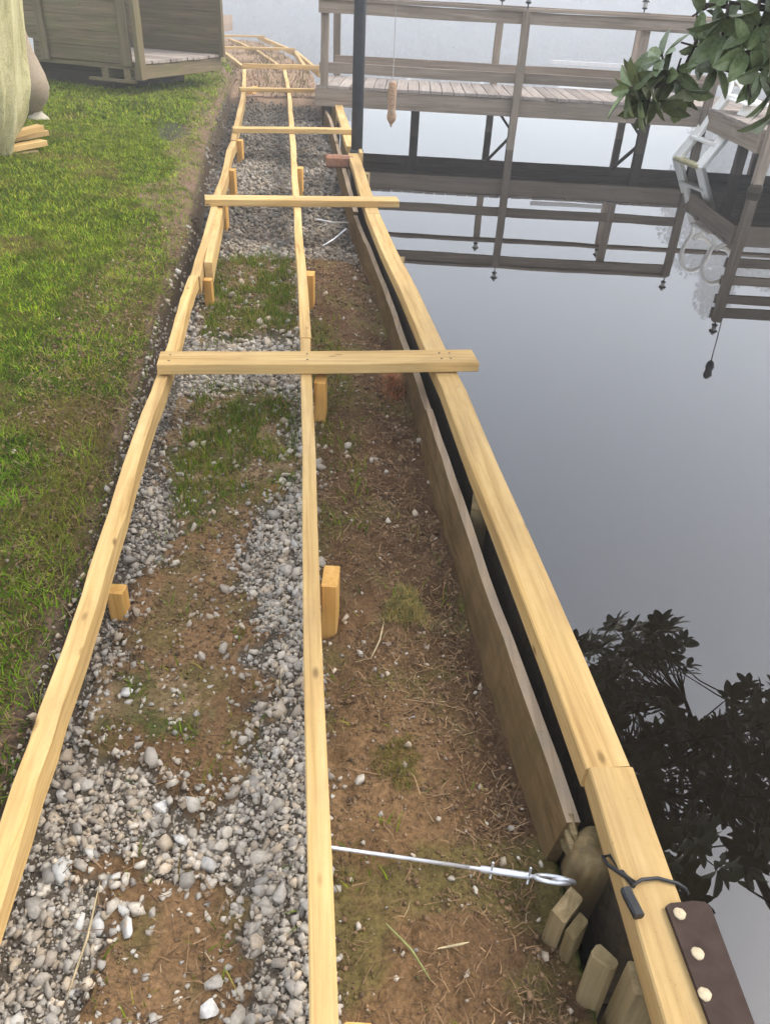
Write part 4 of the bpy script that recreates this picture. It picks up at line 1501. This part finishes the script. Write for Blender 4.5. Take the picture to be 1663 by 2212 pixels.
def whorl_leaves(c, axis, n, ln, r_, droop=.25):
    """leaf matrices radiating from a twig end"""
    axis = axis.normalized()
    ref = Vector((0, 0, 1)) if abs(axis.z) < .9 else Vector((1, 0, 0))
    u = axis.cross(ref).normalized()
    v = axis.cross(u)
    out = []
    for k_ in range(n):
        an = 2 * math.pi * (k_ + r_.uniform(-.25, .25)) / n
        d = (u * math.cos(an) + v * math.sin(an)) * 1.0 + axis * r_.uniform(-.05, .75)
        d.z -= droop * r_.uniform(.3, 1.2)
        d.normalize()
        up = axis - d * axis.dot(d)
        if up.length < .1:
            up = Vector((0, 0, 1)) - d * d.z
        up.normalize()
        up = Matrix.Rotation(r_.uniform(-.5, .5), 3, d) @ up
        y_ = up.cross(d)
        s = ln * r_.uniform(.72, 1.15)
        R = Matrix((d, y_, up)).transposed().to_4x4()
        out.append(Matrix.Translation(c + d * .008) @ R @ Matrix.Diagonal((s, s * r_.uniform(.85, 1.1), s, 1)))
    return out


def refl_point(px, py, z):
    d = ray(px, py)
    t = (WATER_Z - CAM_H) / d[2]
    W = np.array([0, 0, CAM_H]) + t * d
    s = (z - WATER_Z) / (-d[2])
    return Vector((W[0] + d[0] * s, W[1] + d[1] * s, z))


CAN = [(1120, 1420), (1240, 1380), (1310, 1345), (1440, 1345), (1525, 1430), (1470, 1470), (1420, 1520), (1480, 1565), (1540, 1545), (1590, 1485), (1663, 1455), (1850, 1430), (1950, 1700), (1850, 1950), (1640, 1880), (1560, 1960), (1540, 2080), (1400, 2212), (1250, 2300), (1050, 2250), (1050, 1700)]


def build_crown():
    r_ = random.Random(5)
    mats = []
    twigs = []
    cnt = 0
    while cnt < 620:
        px_, py_ = r_.uniform(1050, 1950), r_.uniform(1330, 2300)
        if not in_poly(np.array([px_]), np.array([py_]), CAN)[0]:
            continue
        # loosen the lower right where the sky shows through
        if px_ > 1500 and py_ > 1750 and r_.random() < .45 + .4 * (py_ > 1880):
            continue
        z = r_.uniform(1.55, 2.9)
        c = refl_point(px_, py_, z)
        near = min(limb_pts, key=lambda q: (q[0] - c).length)
        a = near[0]
        axis = (c - a)
        axis.z = axis.z * .5 - .25 + r_.uniform(-.2, .3)
        if axis.length < .01:
            axis = Vector((0, 0, 1))
        mats += whorl_leaves(c, axis, r_.randint(7, 10), r_.uniform(.11, .145), r_)
        if r_.random() < .5:
            c2 = c - axis.normalized() * r_.uniform(.05, .1)
            mats += whorl_leaves(c2, axis, r_.randint(3, 5), .11, r_)
        twigs.append((a, c))
        cnt += 1
    Vs, Ts, off = [], [], 0
    for i, m in enumerate(mats):
        vs, fs = LEAFV[i % 4]
        A = np.array(m)
        V = np.array(vs) @ A[:3, :3].T + A[:3, 3]
        Vs.append(V)
        Ts.append(np.array(fs) + off)
        off += len(vs)
    o = npmesh('crown', np.concatenate(Vs), np.concatenate(Ts), LEAF, parent=tree)
    o['kind'] = 'stuff'
    # twigs in one part
    Vs, Ts, off = [], [], 0
    for a, c in twigs:
        m = (a + c) / 2 + Vector((r_.uniform(-.05, .05), r_.uniform(-.05, .05), .06))
        pts = [a, a * .5 + m * .5, m, m * .4 + c * .6, c]
        for i, p in enumerate(pts):
            rad = .009 * (1 - .16 * i)
            t = (pts[min(i + 1, 4)] - pts[max(i - 1, 0)]).normalized()
            u = t.orthogonal().normalized(); v = t.cross(u)
            for k_ in range(5):
                an = 2 * math.pi * k_ / 5
                q = p + (u * math.cos(an) + v * math.sin(an)) * rad
                Vs.append(q[:])
        for i in range(4):
            for k_ in range(5):
                k2 = (k_ + 1) % 5
                Ts.append((off + i * 5 + k_, off + i * 5 + k2, off + i * 5 + 5 + k2, off + i * 5 + 5 + k_))
        off += 25
    o = npmesh('twigs', np.array(Vs), np.array(Ts), BARK, parent=tree, smooth=True)
    o['kind'] = 'stuff'


build_crown()


# the drooping branch in view: every leaf its own piece
def at_y(px, py, Y):
    d = ray(px, py)
    s = Y / d[1]
    return Vector((d[0] * s, Y, CAM_H + d[2] * s))


def build_branch():
    r_ = random.Random(17)
    stem = [Vector((1.28, 3.02, 1.2)), at_y(1505, 10, 3.0), at_y(1503, 90, 3.0), at_y(1478, 145, 2.98), at_y(1440, 175, 2.95), at_y(1405, 190, 2.93)]
    br = tube('branch', stem, [.008, .007, .0065, .006, .005, .004], BARK, tree, sides=7)
    side = [Vector((1.28, 3.02, 1.2)), at_y(1640, 0, 2.9), at_y(1625, 70, 2.85), at_y(1610, 140, 2.85), at_y(1620, 210, 2.8)]
    br2 = tube('branch', side, [.008, .007, .007, .006, .004], BARK, tree, sides=7)
    side2 = [at_y(1503, 95, 3.0), at_y(1530, 135, 2.95), at_y(1560, 150, 2.95), at_y(1590, 160, 2.92)]
    br3 = tube('branch', side2, [.005, .005, .004, .004], BARK, tree, sides=7)
    side3 = [Vector((1.28, 3.02, 1.2)), at_y(1575, 5, 2.9), at_y(1570, 30, 2.9)]
    br4 = tube('branch', side3, [.006, .005, .004], BARK, tree, sides=7)
    WH = [((1408, 190), 2.93, br, (-1.0, -.1, -.25), 9, .118), ((1440, 165), 2.95, br, (-.8, .1, .3), 7, .11), ((1462, 150), 2.97, br, (-.2, -.5, -.4), 6, .115), ((1500, 100), 3.0, br, (.5, -.4, -.1), 5, .10),
          ((1545, 140), 2.95, br3, (.2, -.7, .2), 6, .12), ((1570, 32), 2.9, br4, (.0, -.5, -.5), 6, .11), ((1612, 110), 2.85, br2, (.1, -.6, .3), 7, .12),
          ((1650, 90), 2.85, br2, (.6, -.4, .2), 7, .125), ((1668, 190), 2.82, br2, (.7, -.3, -.5), 8, .13), ((1385, 200), 2.92, br, (-.9, -.3, -.6), 8, .115), ((1430, 125), 2.97, br, (-.5, -.1, .7), 7, .11), ((1478, 190), 2.95, br, (-.1, -.5, -.8), 8, .12), ((1640, 150), 2.84, br2, (.2, -.8, .0), 8, .125), ((1365, 190), 2.92, br, (-1, -.2, -.1), 7, .11), ((1420, 215), 2.93, br, (-.4, -.5, -.9), 7, .12), ((1560, 75), 2.93, br3, (-.3, -.6, .4), 7, .12), ((1670, 240), 2.82, br2, (.4, -.4, -.8), 7, .125), ((1640, 55), 2.86, br2, (.1, -.7, .3), 7, .12), ((1520, 20), 3.0, br4, (.2, -.4, .2), 5, .10), ((1660, 15), 2.9, br4, (.5, -.5, .2), 6, .12)]
    for (pp, Y, par, ax, n_, ln) in WH:
        c = at_y(pp[0], pp[1], Y)
        for m in whorl_leaves(c, Vector(ax), n_, ln, r_, droop=.35):
            link('leaf', LEAFME[r_.randrange(4)], None, par, m)
        tube('twig', [c - Vector(ax).normalized() * .05, c + Vector(ax).normalized() * .012], [.003, .004], BARK, par, sides=5)


build_branch()

# ------------------------------------------------------------------ far shore in the mist
FARLEAF = vcol_mat('far_foliage', rough=0.8, spec=0.2, nscale=.6, namp=0.3)


def far_tree(x, y, h, w, seed, label):
    r_ = np.random.default_rng(seed)
    t = thing('far_tree', (x, y, -.4), label, 'tree', 'trees on the far shore')
    tube('trunk', [(x, y, -.6), (x + .2, y, h * .4), (x, y, h * .85)], [.45, .3, .08], BARK, t, sides=8)
    n = 42000 if h > 50 else 16000
    zc = r_.random(n) ** .8
    cq = r_.normal(size=(110, 3))
    cq = cq / np.linalg.norm(cq, axis=1, keepdims=True) * r_.random((110, 1)) ** .4
    cl = cq * np.array([w * .62, w * .62, h * .46]) + np.array([0, 0, h * .47])
    k_ = r_.integers(0, 110, n)
    dq = r_.normal(size=(n, 3))
    dq = dq / np.linalg.norm(dq, axis=1, keepdims=True) * r_.random((n, 1)) ** .45
    P_ = cl[k_] + dq * np.array([w * .19, w * .19, h * .085])
    P_[:, 2] = np.abs(P_[:, 2]) * np.minimum(1, h / np.maximum(np.abs(P_[:, 2]), .1))
    s = r_.uniform(.25, .55, n) if h > 50 else r_.uniform(.45, 1.0, n)
    R = rand_rot(n, r_, 1.0)
    quad = np.array([(-1, -.6, 0), (1, -.6, 0), (.7, .6, .1), (-.7, .6, -.1)])
    V = np.einsum('nij,vj->nvi', R, quad) * s[:, None, None] + P_[:, None, :]
    V = V.reshape(-1, 3) + np.array([x, y, 0])
    T = np.arange(n * 4).reshape(n, 4)
    col = np.repeat(np.array([(.05, .075, .028)]) * r_.uniform(.6, 1.4, n)[:, None], 4, 0)
    npmesh('crown', V, T, FARLEAF, parent=t, col=col)


bank = [(-300, 182, -.6), (300, 168, -.6), (305, 228, 3), (-305, 228, 3)]
tag(pymesh('far_bank', bank, [(0, 1, 2, 3)], BARK), kind='structure')
FT = [(38, 92, 30.5, 12, 'tall tree beyond the mist mirrored beside the platform corner post'), (50, 92, 33, 13, 'tallest misty tree at the far right of the lake'),
      (63, 96, 31, 14, 'misty tree outermost on the right shore'), (-14, 100, 17, 12, 'misty tree on the far shore above the walkway bend'), (-26, 98, 20, 13, 'rounded misty tree left of the walkway bend'),
      (-40, 100, 23, 13, 'misty tree far left behind the shed'), (-4, 102, 10, 9, 'low misty tree seen between walkway bend and dock end post'), (4, 100, 8.5, 9, 'low misty tree mirrored left of the pole'),
      (12, 103, 9, 10, 'low misty tree mirrored right of the hanging feeder'), (21, 101, 8, 10, 'low misty tree mirrored behind the middle dock posts'), (29, 99, 10, 9, 'low misty tree mirrored behind the ladder'),
      (-20, 103, 13, 11, 'short misty tree between two taller ones above the walkway bend'), (-33, 102, 15, 12, 'short broad misty tree near the left end of the far shore')]
for i, (x, y, h, w, lab) in enumerate(FT):
    far_tree(x * 1.9, y * 1.9, h * 1.9, w * 1.9, 300 + i, lab)

# ------------------------------------------------------------------ haze
hm = bpy.data.materials.new('lake_mist')
hm.use_nodes = True
hn = hm.node_tree
hn.nodes.clear()
ho = hn.nodes.new('ShaderNodeOutputMaterial')
hv = hn.nodes.new('ShaderNodeVolumePrincipled')
hv.inputs['Color'].default_value = (.95, .97, .99, 1)
hv.inputs['Density'].default_value = .0080
hv.inputs['Anisotropy'].default_value = .3
hn.links.new(hv.outputs[0], ho.inputs['Volume'])
hx0, hx1, hy0, hy1, hz0, hz1 = -320, 320, -60, 236, -3.2, 66
hvv = [(x, y, z) for z in (hz0, hz1) for (x, y) in ((hx0, hy0), (hx1, hy0), (hx1, hy1), (hx0, hy1))]
hz = pymesh('haze', hvv, [(3, 2, 1, 0), (4, 5, 6, 7), (0, 1, 5, 4), (1, 2, 6, 5), (2, 3, 7, 6), (3, 0, 4, 7)], hm)
tag(hz, kind='stuff')
